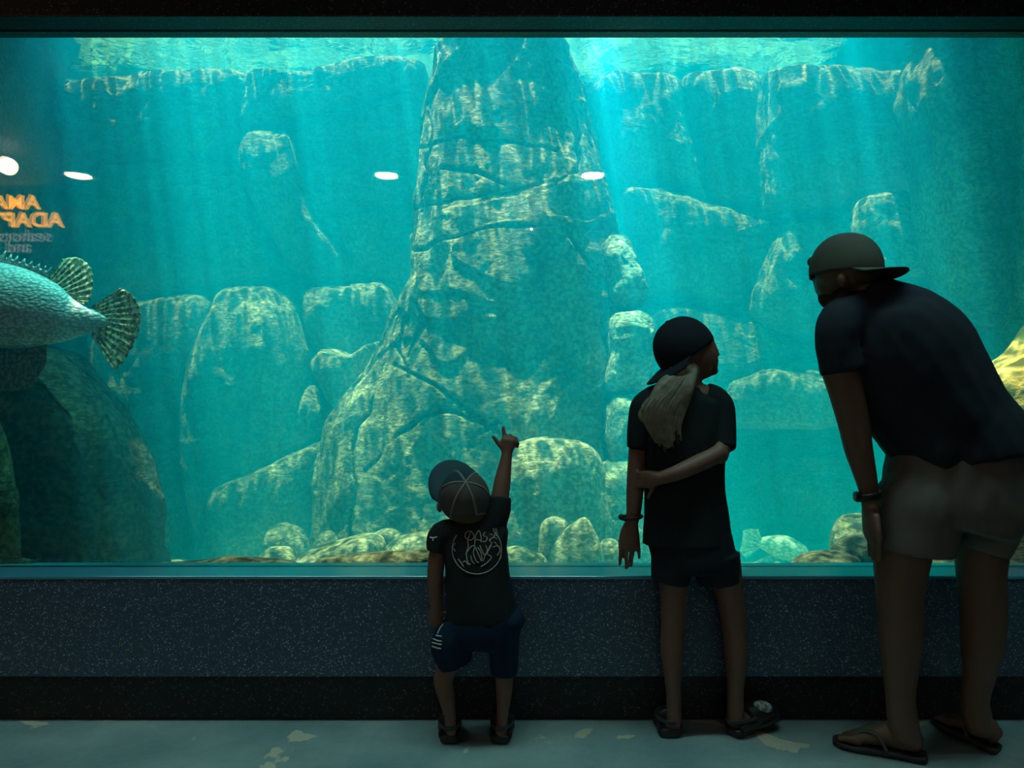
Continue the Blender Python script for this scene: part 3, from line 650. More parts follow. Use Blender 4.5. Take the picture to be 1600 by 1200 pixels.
finger(B, W(800, 687, d+.05), [(0.55, .4, 0.35), (0.5, .5, -0.7), (-0.1, -0.3, -1)], 0.0080, lens=(0.014, 0.012, 0.01))
finger(B, W(803, 692, d+.05), [(0.9, .2, 0.1), (0.2, .5, -0.9), (-0.3, -0.3, -1)], 0.0076, lens=(0.012, 0.010, 0.009))
# legs
B.tube([(724, 985, d, 22, 0.055), (706, 1030, d, 18, 0.045), (693, 1060, d, 15.5, 0.038), (698, 1090, d, 13, 0.034), (703, 1118, d, 9.5, 0.024), (705, 1142, d, 9.5, 0.025)])
B.tube([(778, 985, d, 22, 0.055), (786, 1030, d, 16, 0.045), (788, 1060, d, 14, 0.038), (787, 1090, d, 12, 0.034), (785, 1118, d, 9, 0.024), (783, 1142, d, 9.5, 0.025)])
B.tube([(705, 1146, d, 9.5, 0.022), (703, 1146, d+.05, 11, 0.018), (699, 1147, d+.10, 13, 0.012)], 'z')
B.tube([(783, 1146, d, 9.5, 0.022), (785, 1146, d+.05, 11, 0.018), (788, 1147, d+.10, 13, 0.012)], 'z')
B.build('body', S_child, root, 0.0042, 3)
# shirt
M_tblack = cloth('black_jersey', (0.018, 0.020, 0.022))
B = Body()
B.tube([(736, 806, d, 22, 0.05), (737, 822, d, 32, 0.057), (738, 838, d, 48, 0.072), (742, 862, d, 50, 0.085), (745, 900, d, 50, 0.092), (750, 940, d, 53, 0.098), (753, 966, d, 55, 0.10)], cap=0.05)
B.tube([(722, 832, d, 20, 0.05), (692, 836, d, 22, 0.046), (683, 862, d-.005, 17.5, 0.042)], cap=0.05)
B.tube([(740, 838, d, 24, 0.055), (762, 822, d+.005, 27, 0.052), (776, 800, d+.01, 22, 0.046), (780, 776, d+.018, 18.5, 0.04)], cap=0.05)
B.tube([(744, 850, d, 44, 0.06), (770, 850, d, 24, 0.06), (786, 826, d, 10, 0.035)], cap=0.5)
shirt = B.build('shirt', M_tblack, root, 0.005, 4, wrinkle=(0.0035, 14, 0.5))
M_print = mat('print_grey', (0.46, 0.42, 0.38), 0.8); M_printdark = mat('print_charcoal', (0.10, 0.10, 0.10), 0.8)
z = 220/1015
def zp(l, ox=640, oy=660, k=z): return [(ox+a*k, oy+b*k) for a, b in l]
circ = [(485+178*math.cos(a), 915+178*math.sin(a)) for a in np.linspace(-0.9, 3.75, 26)]
pr = project(shirt, [zp(circ)])
ribbon('shirt_emblem_ring', pr, 0.0016, M_print, shirt)
strokes = [
    [(400, 830), (405, 795), (440, 785), (465, 820), (440, 850), (400, 830)], [(440, 790), (420, 850), (425, 890)], [(470, 880), (475, 820), (500, 780), (515, 830), (515, 865)],
    [(478, 845), (515, 850)], [(545, 790), (530, 815), (560, 830), (545, 860), (525, 855)], [(600, 765), (615, 780), (610, 820), (575, 850), (600, 870)], [(620, 760), (630, 790), (625, 820)],
    [(425, 890), (410, 950), (420, 1010), (440, 1025)], [(405, 950), (440, 900), (470, 890), (460, 940), (480, 1000), (500, 1010)], [(475, 900), (500, 960), (520, 1000), (515, 940), (490, 900)],
    [(505, 885), (520, 920), (545, 955), (590, 870)], [(545, 885), (560, 920), (540, 970), (530, 1000)], [(590, 885), (560, 945), (590, 970), (560, 1010), (515, 1040)],
    [(385, 1010), (400, 1000), (425, 1030)], [(600, 900), (640, 890), (660, 930), (655, 985)], [(610, 860), (650, 920), (630, 960)], [(330, 870), (312, 900), (330, 930)], [(350, 985), (370, 1010), (390, 1040)],
    [(575, 855), (600, 830), (630, 840)], [(440, 960), (450, 1000), (470, 1020)]]
ribbon('shirt_lettering', project(shirt, [zp(s_) for s_ in strokes]), 0.0017, M_print, shirt)
ribbon('sleeve_emblem', project(shirt, [zp([(148, 828), (170, 832), (200, 826)]), zp([(172, 832), (168, 852)])]), 0.0022, mat('print_white', (0.8, 0.8, 0.8), 0.7), shirt)
# shorts
M_shorts = cloth('navy_swim_shorts', (0.006, 0.020, 0.045))
B = Body()
B.tube([(752, 950, d, 50, 0.092), (754, 970, d, 58, 0.10), (752, 992, d, 58, 0.10), (750, 1004, d, 50, 0.085)], cap=0.1)
B.tube([(726, 985, d, 33, 0.08), (706, 1008, d, 33, 0.076), (713, 1038, d, 27, 0.066)], cap=0.04)
B.ball(752, 992, d, 30, 20, 0.085)
B.tube([(780, 985, d, 33, 0.08), (786, 1015, d, 24, 0.07), (787, 1050, d, 21, 0.06)], cap=0.04)
B.ball(796, 968, d, 23, 20, 0.07)
sh = B.build('shorts', M_shorts, root, 0.005, 4, wrinkle=(0.003, 12, 0.6))
M_stripe = mat('cuff_stripes', (0.6, 0.62, 0.62), 0.8)
z2 = 220/943
for a in ([(175, 385), (195, 345), (215, 320)], [(145, 420), (175, 433), (205, 437)], [(140, 445), (175, 455), (205, 460)], [(140, 470), (170, 482), (200, 487)], [(165, 398), (205, 405)]):
    ribbon('side_stripe', project(sh, [zp([(x+12, y) for x, y in a], 640, 900, z2)]), 0.0024, M_stripe, sh)
M_twill = cloth('cap_mesh_brown', (0.085, 0.075, 0.07), (0.11, 0.095, 0.09), 200, 0.5); M_brim = cloth('cap_slate', (0.035, 0.075, 0.095)); M_seam = mat('cap_piping', (0.20, 0.19, 0.18), 0.8); M_front = cloth('cap_front_slate', (0.02, 0.045, 0.06))
Mt = frame(W(726, 778, d), (-0.46, 0.52, 0.70), (0.05, -0.70, 0.62))
cap(root, Mt, 0.083, 0.090, 0.098, (M_twill, M_brim, M_seam, M_front), brim_len=0.085, brim_drop=0.1)
M_hair = cloth('brown_hair', (0.10, 0.065, 0.04), sc=500, bs=0.8)
B = Body(); B.ball(730, 802, d-.030, 29, 17, 0.05); B.build('hair', M_hair, root, 0.005, 2)

def clog(root, heel, toe, w, m, strap_m, h=0.055, lift=0.0, patch=None):
    """a moulded clog: sole, upper, heel strap"""
    heel = Vector(heel); toe = Vector(toe); ax = (toe-heel); L_ = ax.length; ax.normalize(); M = frame(heel, ax, (0, 0, 1))
    def T(x, y, z): return M @ Vector((x, y, z))
    sole = Body()
    st = [(*T(0, s*L_, 0.016), w*k, 0.0155) for s, k in ((0.06, .72), (0.2, .86), (0.45, .84), (0.7, 1.0), (0.88, .86), (0.97, .55))]
    sole.tubem(st, 'z', seg=24, cap=0.5, n=3)
    so = sole.build('sole', m, root, 0.0035, 2)
    up = Body()
    up.tubem([(*T(0, L_*s, 0.025+hh*0.45), w*k, hh) for s, k, hh in ((0.42, .86, h*.62), (0.55, .93, h*.62), (0.72, .98, h*.5), (0.88, .82, h*.36), (0.96, .5, h*.2))], 'z', seg=22, cap=0.4, n=2.3)
    up.tubem([(*T(-w*.80, L_*s, 0.030), 0.006, 0.014) for s in (0.12, 0.3, 0.5)], 'z', seg=10)
    up.tubem([(*T(w*.80, L_*s, 0.030), 0.006, 0.014) for s in (0.12, 0.3, 0.5)], 'z', seg=10)
    up.build('upper', m, root, 0.0035, 3)
    sp = Body(); a = []
    for t in np.linspace(-PI/2, PI/2, 13): a.append((*T(w*0.9*math.sin(t), L_*0.42-(L_*0.40+0.004)*math.cos(t), 0.052+0.004*math.cos(t)), 0.0028, 0.009))
    sp.tubem(a, 'z', seg=10, sub=2); sp.build('heel_strap', strap_m, root, 0.003, 1)
M_clog = mat('black_clog', (0.02, 0.022, 0.024), 0.5); M_clogs = mat('charcoal_strap', (0.035, 0.038, 0.04), 0.5)
for x, tx in ((703, -0.015), (781, 0.012)):
    e = empty('clog', W(x, 1160, 2.52)); e.parent = root
    hx = W(x, 0, 2.505).x
    clog(e, (hx, 2.505, 0.0), (hx+tx, 2.505+0.155, 0.0), 0.041, M_clog, M_clogs)
    adopt(e)
adopt(root)

# ================================================================= standing child, head turned
d = 2.58
root = empty('person', (W(1090, 0, d).x, d, 0), 'long-haired person in a backward black cap, head turned sideways, arm behind back', 'person')
B = Body()
B.ball(1068, 544, d, 38, 40, 0.080); B.ball(1088, 558, d+.01, 30, 30, 0.066)                 # skull and face mass
B.tube([(1098, 534, d+.012, 12, 0.035), (1107, 544, d+.012, 11, 0.036), (1110, 560, d+.012, 11, 0.034), (1111, 575, d+.012, 10, 0.028)])
B.tube([(1114, 538, d+.012, 4.5, 0.009), (1119, 552, d+.012, 5, 0.011)]) ; B.ball(1120, 554, d+.012, 4.5, 3.5, 0.013)   # nose
B.ball(1118, 564, d+.012, 5, 3, 0.018); B.ball(1117, 570, d+.012, 5, 3, 0.017); B.ball(1114, 580, d+.012, 8, 6.5, 0.02)      # lips, chin
B.ball(1111, 532, d+.012, 5, 4, 0.028)                                                           # brow
B.tube([(1108, 583, d+.012, 6, 0.022), (1090, 586, d+.01, 9, 0.04), (1070, 576, d, 14, 0.055)])
B.ball(1067, 556, d-.07, 7, 10, 0.012)                                                          # ear
B.tube([(1076, 575, d, 24, 0.05), (1072, 600, d, 24, 0.052), (1070, 622, d, 34, 0.06)])
B.tube([(1068, 620, d, 56, 0.065), (1070, 660, d, 60, 0.085), (1072, 740, d, 54, 0.082), (1076, 800, d, 56, 0.085), (1082, 860, d, 60, 0.095)])
# left arm hanging
B.tube([(1010, 636, d, 20, 0.045), (1000, 690, d, 16.5, 0.04), (995, 735, d, 15, 0.036), (992, 770, d, 13.5, 0.032), (990, 800, d, 11.5, 0.028), (987, 818, d, 10, 0.022)])
B.tube([(987, 816, d, 10, 0.021), (984, 832, d, 15, 0.019), (983, 848, d, 17, 0.017), (982, 856, d, 16.5, 0.015)], n=2.4)
for (x, y, r_, ln, dx) in ((970, 854, 0.0080, 1.0, -0.05), (978, 857, 0.0084, 1.08, 0.02), (989, 856, 0.0082, 1.02, -0.10)):
    finger(B, W(x, y-4, d+(x-975)*0.0008), [(dx, -.1, -1), (dx+0.03, 0.1, -1), (dx, .25, -1)], r_, lens=(0.030*ln, 0.023*ln, 0.019*ln))
finger(B, W(989, 855, d+.02), [(-0.25, .3, -1), (-0.2, .3, -1), (0, .2, -1)], 0.008, lens=(0.022, 0.016, 0.012))
finger(B, W(994, 838, d), [(0.25, 0, -1), (0.1, 0, -1), (0.05, 0, -1)], 0.0088, lens=(0.028, 0.026, 0.020))
# right arm folded behind the back
B.tube([(1124, 636, d, 20, 0.045), (1130, 675, d-.03, 17, 0.04), (1122, 712, d-.075, 15.5, 0.036)])
B.tube([(1122, 708, d-.075, 15, 0.036), (1095, 722, d-.10, 14, 0.033), (1060, 738, d-.115, 12.5, 0.028), (1032, 747, d-.10, 10.5, 0.024)])
B.tube([(1032, 747, d-.10, 10.5, 0.022), (1018, 748, d-.085, 13, 0.018), (1008, 748, d-.07, 14, 0.016)], n=2.4)
for k, y in enumerate((738, 745, 752, 759)):
    finger(B, W(1012, y, d-.072), [(-1, 0.15, -0.1), (-.8, 0.7, -.1), (-.1, 1, 0)], 0.0078, lens=(0.016, 0.018, 0.014))
finger(B, W(1022, 757, d-.085), [(-.4, 0, -1), (-.5, 0.2, -1), (-.3, .3, -1)], 0.008, lens=(0.022, 0.016, 0.012))
# legs
B.tube([(1052, 880, d, 28, 0.07), (1052, 925, d, 21, 0.06), (1052, 960, d, 19.5, 0.054), (1051, 985, d, 18, 0.05), (1050, 1015, d, 18, 0.052), (1051, 1050, d, 14, 0.042), (1053, 1085, d, 12, 0.032), (1053, 1125, d, 11.5, 0.032)])
B.tube([(1128, 880, d, 29, 0.07), (1139, 925, d, 22, 0.06), (1145, 960, d, 19.5, 0.054), (1148, 990, d, 18, 0.05), (1150, 1020, d, 17.5, 0.052), (1150, 1055, d, 14, 0.042), (1149, 1085, d, 12.5, 0.033), (1149, 1120, d, 13, 0.034)])
B.tube([(1053, 1135, d, 12, 0.028), (1049, 1134, d+.05, 14, 0.022), (1046, 1130, d+.10, 15, 0.014)], 'z')
B.tube([(1148, 1128, d, 12, 0.028), (1166, 1122, d+.02, 14, 0.024), (1190, 1118, d+.05, 15, 0.016)], 'z')
B.build('body', S_child, root, 0.0045, 3)
M_gshirt = cloth('black_tshirt', (0.012, 0.018, 0.020))
B = Body()
B.tube([(1074, 602, d, 30, 0.056), (1070, 614, d, 50, 0.072), (1068, 634, d, 68, 0.088), (1068, 690, d, 66, 0.102), (1069, 760, d, 64, 0.10), (1072, 806, d, 67, 0.105), (1073, 848, d, 70, 0.11)], cap=0.05)
B.tube([(1040, 622, d, 24, 0.055), (1012, 636, d, 26, 0.056), (1001, 668, d, 21, 0.053), (998, 700, d, 19, 0.05)], cap=0.05)
B.tube([(1098, 618, d, 22, 0.055), (1120, 634, d, 25, 0.056), (1128, 666, d-.02, 21, 0.053), (1130, 702, d-.05, 19.5, 0.052)], cap=0.05)
B.build('tshirt', M_gshirt, root, 0.005, 4, wrinkle=(0.004, 11, 0.45))
B = Body()
B.tube([(1076, 835, d, 66, 0.10), (1084, 870, d, 66, 0.105), (1086, 888, d, 62, 0.10)], cap=0.05)
B.tube([(1052, 865, d, 36, 0.09), (1046, 908, d, 29, 0.08)], cap=0.04)
B.tube([(1118, 865, d, 38, 0.09), (1124, 908, d, 34, 0.08)], cap=0.04)
B.build('shorts', cloth('black_shorts', (0.016, 0.022, 0.03)), root, 0.005, 3, wrinkle=(0.004, 10, 0.5))
M_cap2 = cloth('black_cap', (0.012, 0.016, 0.022)); 
Mt = frame(W(1070, 546, d), (-0.82, -0.14, -0.56), (-0.56, -0.06, 0.82))
cap(root, Mt, 0.088, 0.104, 0.112, (M_cap2, M_cap2, M_cap2, M_cap2), brim_len=0.072, arch=False, seams=False, brim_drop=0.15)
# hair: a mass with separate locks on top
M_blond = mat('blond_hair', (0.15, 0.125, 0.08), 0.5, noise=(40, (0.26, 0.22, 0.15), 0.35, 0.65), bump=(120, 0.5, 0.003))
B = Body()
B.tube([(1076, 572, d-.045, 19, 0.035), (1066, 592, d-.06, 22, 0.036), (1048, 614, d-.085, 27, 0.030), (1038, 636, d-.10, 26, 0.024), (1038, 656, d-.108, 18, 0.014)], cap=0.4)
B.ball(1062, 580, d-.045, 20, 11, 0.055)
rr = random.Random(4)
for k in range(19):                     # tapering locks of uneven length
    u = -1+2*k/18; e_ = rr.uniform(-14, 10)-16*abs(u)**1.5; c_ = rr.uniform(-3, 3); q = rr.uniform(0.8, 1.2)
    B.tube([(1074+u*12, 580, d-.075, 5, 0.012), (1060+u*22+c_, 604, d-.098, 6*q, 0.013), (1036+u*31-c_, 638, d-.118+.02*u*u, 6*q, 0.012), (1034+u*29+c_, 666+e_*.5, d-.122+.016*u*u, 4.6*q, 0.009), (1042+u*20-c_, 694+e_, d-.122+.01*u*u, 1.6, 0.004)], seg=10, sub=4, cap=0.8)
B.build('hair', M_blond, root, 0.0028, 2)
locks = []
for k in range(46):
    u = rr.uniform(-1, 1); a = []; j = rr.uniform(-2, 2); e_ = rr.uniform(-14, 12)-16*abs(u)**1.5
    for s_, (cx, cy, w_, dd) in zip((0, .25, .5, .75, 1), ((1074, 580, 13, .088), (1060, 604, 23, .112), (1036, 638, 32, .131), (1034, 666, 29, .132), (1042, 694, 20, .127))):
        a.append(tuple(W(cx+u*w_+j*(s_-.5)*3, cy+e_*s_**2, d-dd+0.02*u*u)))
    locks.append([tuple(p) for p in crom(a, 5)])
ribbon('hair_strands', locks, 0.0012, M_blond, root)['kind'] = 'stuff'
# bracelet
bm = bmesh.new(); M_band = mat('black_band', (0.01, 0.012, 0.012), 0.5)
B = Body(); a = [(*(W(987, 808, d)+Vector((0.034*math.cos(t), 0.032*math.sin(t), 0.004*math.cos(t)))), 0.006, 0.007) for t in np.linspace(0, 2*PI*0.98, 22)]
B.tubem(a, 'z', seg=10, sub=2); wb = B.build('wristband', M_band, root, 0.0028, 1)
B = Body(); B.ball(971, 808, d, 5, 5, 0.012); B.build('band_clasp', M_band, wb, 0.002, 1)
for hl, tl, w_ in (((1049, 2.55), (1040, 2.695), .048), ((1140, 2.565), (1212, 2.66), .046)):
    hx, tx = W(hl[0], 0, hl[1]).x, W(tl[0], 0, tl[1]).x
    e = empty('clog', (hx, hl[1], 0)); e.parent = root
    clog(e, (hx, hl[1], 0), (tx, tl[1], 0.0 if hl[0] < 1100 else 0.03), w_, M_clog, M_clogs, h=0.06)
    if hl[0] > 1100:
        B = Body(); B.ball(1192, 1104, 2.60, 15, 9, 0.02, rot=15); e2 = B.build('toe_patch', mat('toe_print', (0.16, 0.22, 0.2), 0.6, noise=(70, (0.5, 0.55, 0.5), 0.48, 0.52)), e, 0.003, 2)
    adopt(e)
adopt(root)

# ================================================================= man bending to look
d = 2.45
root = empty('person', (W(1450, 0, d).x, d, 0), 'bearded adult person in backward tan cap and flip-flops, bending forward', 'person')
B = Body()
B.ball(1322, 418, d, 47, 42, 0.095, rot=-10); B.ball(1308, 440, d+.03, 33, 26, 0.07, rot=-15)
B.tube([(1284, 430, d+.055, 13, 0.045), (1288, 450, d+.05, 12, 0.045), (1297, 464, d+.05, 13, 0.04)])
B.tube([(1278, 440, d+.06, 4, 0.012), (1280, 452, d+.062, 5, 0.013)]); B.ball(1279, 455, d+.062, 5, 4, 0.014)      # nose
B.ball(1276, 434, d+.055, 6, 4, 0.03)
B.ball(1316, 438, d-.075, 8, 12, 0.012, rot=-12)
B.tube([(1330, 438, d, 22, 0.055), (1346, 462, d, 28, 0.065), (1372, 495, d, 50, 0.085)])
B.tube([(1378, 498, d, 50, 0.085), (1402, 545, d, 78, 0.13), (1450, 620, d, 86, 0.13), (1490, 700, d, 88, 0.135), (1500, 760, d, 90, 0.14)])
# near arm
B.tube([(1310, 510, d-.06, 30, 0.06), (1312, 570, d-.07, 29, 0.052), (1322, 610, d-.07, 27, 0.047), (1334, 660, d-.07, 24.5, 0.042), (1341, 700, d-.07, 21.5, 0.04), (1350, 735, d-.07, 18, 0.034), (1357, 765, d-.07, 15, 0.026), (1359, 788, d-.07, 12.5, 0.022)])
B.tube([(1359, 786, d-.07, 12, 0.022), (1361, 808, d-.07, 11.5, 0.036), (1363, 830, d-.07, 11, 0.042), (1365, 842, d-.07, 9, 0.040)], n=2.4)
for k in range(4):
    finger(B, W(1365, 836, d-.07)+Vector((0, -0.030+0.020*k, 0)), [(0.06, 0, -1), (0.04, 0, -1), (0.0, 0, -1)], 0.0092, lens=((0.034, 0.038, 0.036, 0.030)[k], 0.024, 0.018))
finger(B, W(1362, 805, d-.07)+Vector((0, -0.034, 0)), [(-.15, -.5, -1), (0, -.2, -1), (0.1, 0, -1)], 0.0105, lens=(0.035, 0.028, 0.02))
# far arm, resting on the other thigh
B.tube([(1400, 540, d+.16, 30, 0.05), (1392, 610, d+.2, 24, 0.045), (1405, 680, d+.2, 22, 0.04), (1425, 740, d+.16, 15, 0.028), (1430, 765, d+.14, 17, 0.02)])
for k in range(5): finger(B, W(1420+6*k, 768, d+.14), [(0.1*(k-2), -0.3, -1), (0, -0.4, -1), (0, -.2, -1)], 0.009, lens=(0.03, 0.022, 0.016))
# legs
B.tube([(1420, 790, d-.02, 52, 0.10), (1411, 850, d-.02, 45, 0.09), (1407, 900, d-.02, 38, 0.08), (1406, 940, d-.02, 34, 0.07), (1408, 975, d-.02, 33, 0.068), (1408, 1010, d-.02, 31, 0.064), (1407, 1050, d-.02, 26, 0.052), (1407, 1090, d-.02, 22, 0.042), (1410, 1120, d-.025, 23, 0.042), (1416, 1148, d-.03, 22, 0.04)])
B.tube([(1545, 790, d+.02, 46, 0.10), (1535, 850, d+.02, 38, 0.088), (1533, 900, d+.02, 34, 0.078), (1536, 940, d+.02, 34, 0.07), (1536, 980, d+.02, 32.5, 0.067), (1534, 1020, d+.02, 29, 0.06), (1529, 1060, d+.025, 22, 0.046), (1523, 1092, d+.03, 20.5, 0.042), (1526, 1115, d+.03, 21, 0.042), (1531, 1138, d+.02, 20, 0.038)])
# feet, metres on the floor: (heel, toe) with sandal sole 2 cm
def foot(B, heel, toe, sc=1.0):
    h = Vector(heel); t = Vector(toe); ax = t-h; L_ = ax.length; M = frame(h, ax, (0, 0, 1))
    def P_(x, y, z): return M @ Vector((x*sc, y*L_, z*sc+0.022))
    B.tubem([(*P_(0, s, zc), w_*sc, hh*sc) for s, zc, w_, hh in ((.09, .034, .030, .034), (.22, .042, .034, .042), (.38, .042, .033, .040), (.55, .032, .037, .030), (.72, .022, .043, .021), (.82, .015, .040, .014))], 'z', seg=20)
    for k, (x, y0, ln) in enumerate(((-.033, .80, .20), (-.014, .82, .17), (.003, .82, .15), (.018, .80, .13), (.032, .77, .11))):
        r_ = (.0125 if k == 0 else .0085)*sc
        B.tubem([(*P_(x, y0-.06, .012), r_, r_), (*P_(x, y0+ln*.45, .014), r_, r_), (*P_(x*1.02, y0+ln*.85, .010), r_*1.05, r_*.9)], 'z', seg=10, cap=0.9)
    return M, L_
hA, tA = (W(1443, 0, 2.405).x, 2.405, 0.0), (W(1310, 0, 2.52).x, 2.52, 0.0)
hB, tB = (W(1556, 0, 2.46).x, 2.46, 0.0), (W(1463, 0, 2.60).x, 2.60, 0.035)
foot(B, hA, tA); foot(B, hB, tB, 0.95)
B.build('body', S_man, root, 0.005, 3)
M_navy = cloth('black_navy_tee', (0.018, 0.024, 0.034))
B = Body()
B.tube([(1345, 452, d, 24, 0.07), (1358, 470, d, 56, 0.10), (1372, 500, d, 84, 0.145), (1408, 553, d, 109, 0.165), (1446, 612, d, 105, 0.165), (1480, 665, d, 100, 0.165), (1506, 700, d, 105, 0.17), (1510, 712, d, 106, 0.17)], cap=0.05)
B.tube([(1348, 480, d, 34, 0.09), (1386, 474, d, 35, 0.10), (1430, 488, d, 36, 0.11), (1450, 512, d, 32, 0.11)], cap=0.6)
B.ball(1364, 464, d, 30, 22, 0.095)
B.tube([(1345, 495, d-.03, 44, 0.07), (1316, 506, d-.055, 40, 0.075), (1308, 540, d-.065, 34, 0.068), (1316, 582, d-.07, 33.5, 0.062)], cap=0.05)
B.tube([(1380, 500, d+.1, 44, 0.07), (1398, 540, d+.155, 40, 0.07), (1394, 590, d+.18, 34, 0.06)], cap=0.05)
B.tube([(1445, 640, d, 50, 0.15), (1446, 700, d, 56, 0.155), (1436, 724, d, 46, 0.14)], cap=0.05)
B.build('tshirt', M_navy, root, 0.0065, 9, wrinkle=(0.005, 8, 0.7))
M_khaki = cloth('stone_shorts', (0.15, 0.125, 0.115), (0.19, 0.16, 0.145))
B = Body()
B.tube([(1492, 690, d, 100, 0.155), (1494, 735, d, 108, 0.165), (1490, 790, d, 108, 0.165), (1484, 820, d, 100, 0.15)], cap=0.05)
B.tube([(1452, 745, d-.01, 50, 0.12), (1438, 785, d-.02, 66, 0.135), (1431, 825, d-.02, 64, 0.128), (1427, 862, d-.02, 60, 0.122)], cap=0.03)
B.tube([(1530, 745, d+.01, 50, 0.12), (1546, 785, d+.02, 54, 0.13), (1539, 825, d+.02, 48, 0.115), (1531, 860, d+.02, 37.5, 0.105)], cap=0.03)
B.build('shorts', M_khaki, root, 0.006, 9, wrinkle=(0.005, 9, 0.6))
M_cap3 = cloth('khaki_cap', (0.075, 0.08, 0.065), (0.10, 0.105, 0.085))
Mt = frame(W(1322, 422, d), (0.84, -0.50, 0.03), (0.12, 0.02, 1.0))
cap(root, Mt, 0.098, 0.112, 0.118, (M_cap3, M_cap3, M_cap3, M_cap3), brim_len=0.07, arch=False, seams=False, brim_drop=0.0)
B = Body(); B.ball(1269, 409, d+.07, 7, 8, 0.02); B.build('cap_strap_end', M_cap3, root, 0.003, 2)
M_beard = cloth('dark_beard', (0.05, 0.035, 0.025), sc=400, bs=0.8)
B = Body(); B.tube([(1290, 452, d+.045, 8, 0.045), (1289, 466, d+.045, 8, 0.04), (1296, 474, d+.045, 9, 0.035), (1308, 462, d+.0, 10, 0.05), (1316, 450, d-.03, 7, 0.04)], 'y'); B.build('beard', M_beard, root, 0.004, 2)
B = Body(); B.ball(1335, 428, d-.01, 38, 24, 0.088, rot=-8); B.build('hair', M_hair, root, 0.005, 2)
M_watch = mat('black_watch', (0.012, 0.012, 0.014), 0.35)
B = Body(); a = [(*(W(1357, 774, d-.07)+Vector((0.036*math.cos(t), 0.034*math.sin(t), 0.006*math.cos(t)))), 0.0045, 0.012) for t in np.linspace(0, 2*PI*0.98, 22)]
B.tubem(a, 'z', seg=10, sub=2); wt_ = B.build('watch', M_watch, root, 0.003, 1)
B = Body(); B.tubem([(*(W(1340, 776, d-.07)+Vector((-0.006, 0, 0))), 0.019, 0.017), (*(W(1343, 776, d-.07)), 0.019, 0.017)], 'z', cap=0.3, n=3); B.build('watch_case', M_watch, wt_, 0.0025, 1)
M_flip = mat('black_rubber', (0.02, 0.02, 0.022), 0.6); M_strap = mat('grey_leather_strap', (0.10, 0.11, 0.10), 0.6)
for h, t, sc in ((hA, tA, 1.0), (hB, tB, 0.95)):
    e = empty('flip_flop', h); e.parent = root
    h_ = Vector(h); t_ = Vector(t); ax = t_-h_; L_ = ax.length; M = frame(h_, ax, (0, 0, 1))
    B = Body(); B.tubem([(*(M @ Vector((x*sc, s*L_, 0.0118))), w_*sc, 0.0115) for s, x, w_ in ((-.03, 0, .034), (.1, 0, .040), (.35, 0, .038), (.6, 0, .046), (.8, -.002, .052), (.97, -.006, .042), (1.06, -.008, .022))], 'z', seg=24, cap=0.3, n=3.5)
    B.build('sole', M_flip, e, 0.004, 1)
    for s_ in (-1, 1):
        B = Body(); B.tubem([(*(M @ Vector((x*sc, y*L_, z_*sc+0.02))), 0.011, 0.0035) for x, y, z_ in ((s_*.040, .42, .006), (s_*.036, .52, .048), (s_*.022-.003, .64, .052), (-.016, .76, .036), (-.022, .80, .006))], 'z', seg=10, n=3)
        B.build('strap', M_strap, e, 0.0025, 1)
    adopt(e)
adopt(root)
# ------------------------------------------------------------------ the big grey fish, mostly beyond the edge of the window
def fish_mat(name, c1, c2, sc=60):
    m = bpy.data.materials.new(name); m.use_nodes = True; nt = m.node_tree; b = nt.nodes['Principled BSDF']; L = nt.links.new
    tc = nt.nodes.new('ShaderNodeTexCoord'); mp = nt.nodes.new('ShaderNodeMapping'); mp.inputs['Scale'].default_value = (1, 1, 1.5); L(tc.outputs['Object'], mp.inputs[0])
    v = nt.nodes.new('ShaderNodeTexVoronoi'); v.inputs['Scale'].default_value = sc; L(mp.outputs[0], v.inputs['Vector'])
    r = nt.nodes.new('ShaderNodeValToRGB'); r.color_ramp.elements[0].position = 0.1; r.color_ramp.elements[1].position = 0.75
    r.color_ramp.elements[0].color = (*c2, 1); r.color_ramp.elements[1].color = (*c1, 1)
    L(v.outputs['Distance'], r.inputs[0]); L(r.outputs[0], b.inputs['Base Color'])
    bp = nt.nodes.new('ShaderNodeBump'); bp.inputs['Strength'].default_value = 0.5; bp.inputs['Distance'].default_value = 0.006; bp.invert = True
    L(v.outputs['Distance'], bp.inputs['Height']); L(bp.outputs[0], b.inputs['Normal']); b.inputs['Roughness'].default_value = 0.45
    return m
M_fish = fish_mat('silver_scales', (0.26, 0.38, 0.38), (0.70, 0.88, 0.88), 66)
def fin_mat(name, c1, c2):
    m = mat(name, c1, 0.6); nt = m.node_tree; b = nt.nodes['Principled BSDF']; L = nt.links.new
    tc = [n for n in nt.nodes if n.type == 'TEX_COORD'][0]
    n = nt.nodes.new('ShaderNodeTexNoise'); n.inputs['Scale'].default_value = 75; n.inputs['Detail'].default_value = 3; L(tc.outputs['Object'], n.inputs['Vector'])
    r = nt.nodes.new('ShaderNodeValToRGB'); r.color_ramp.elements[0].position = 0.46; r.color_ramp.elements[1].position = 0.56
    r.color_ramp.elements[0].color = (*c1, 1); r.color_ramp.elements[1].color = (*c2, 1); L(n.outputs['Fac'], r.inputs[0]); L(r.outputs[0], b.inputs['Base Color'])
    return m
M_fin = fin_mat('mottled_fin', (0.17, 0.18, 0.09), (0.80, 0.78, 0.45)); M_findark = fin_mat('dark_fin', (0.05, 0.06, 0.05), (0.18, 0.2, 0.17))
d = 3.12
root = empty('fish', W(-20, 500, d), 'huge grey scaly fish at the frame edge swimming above the shaded boulder, mottled fan tail', 'fish')
B = Body()
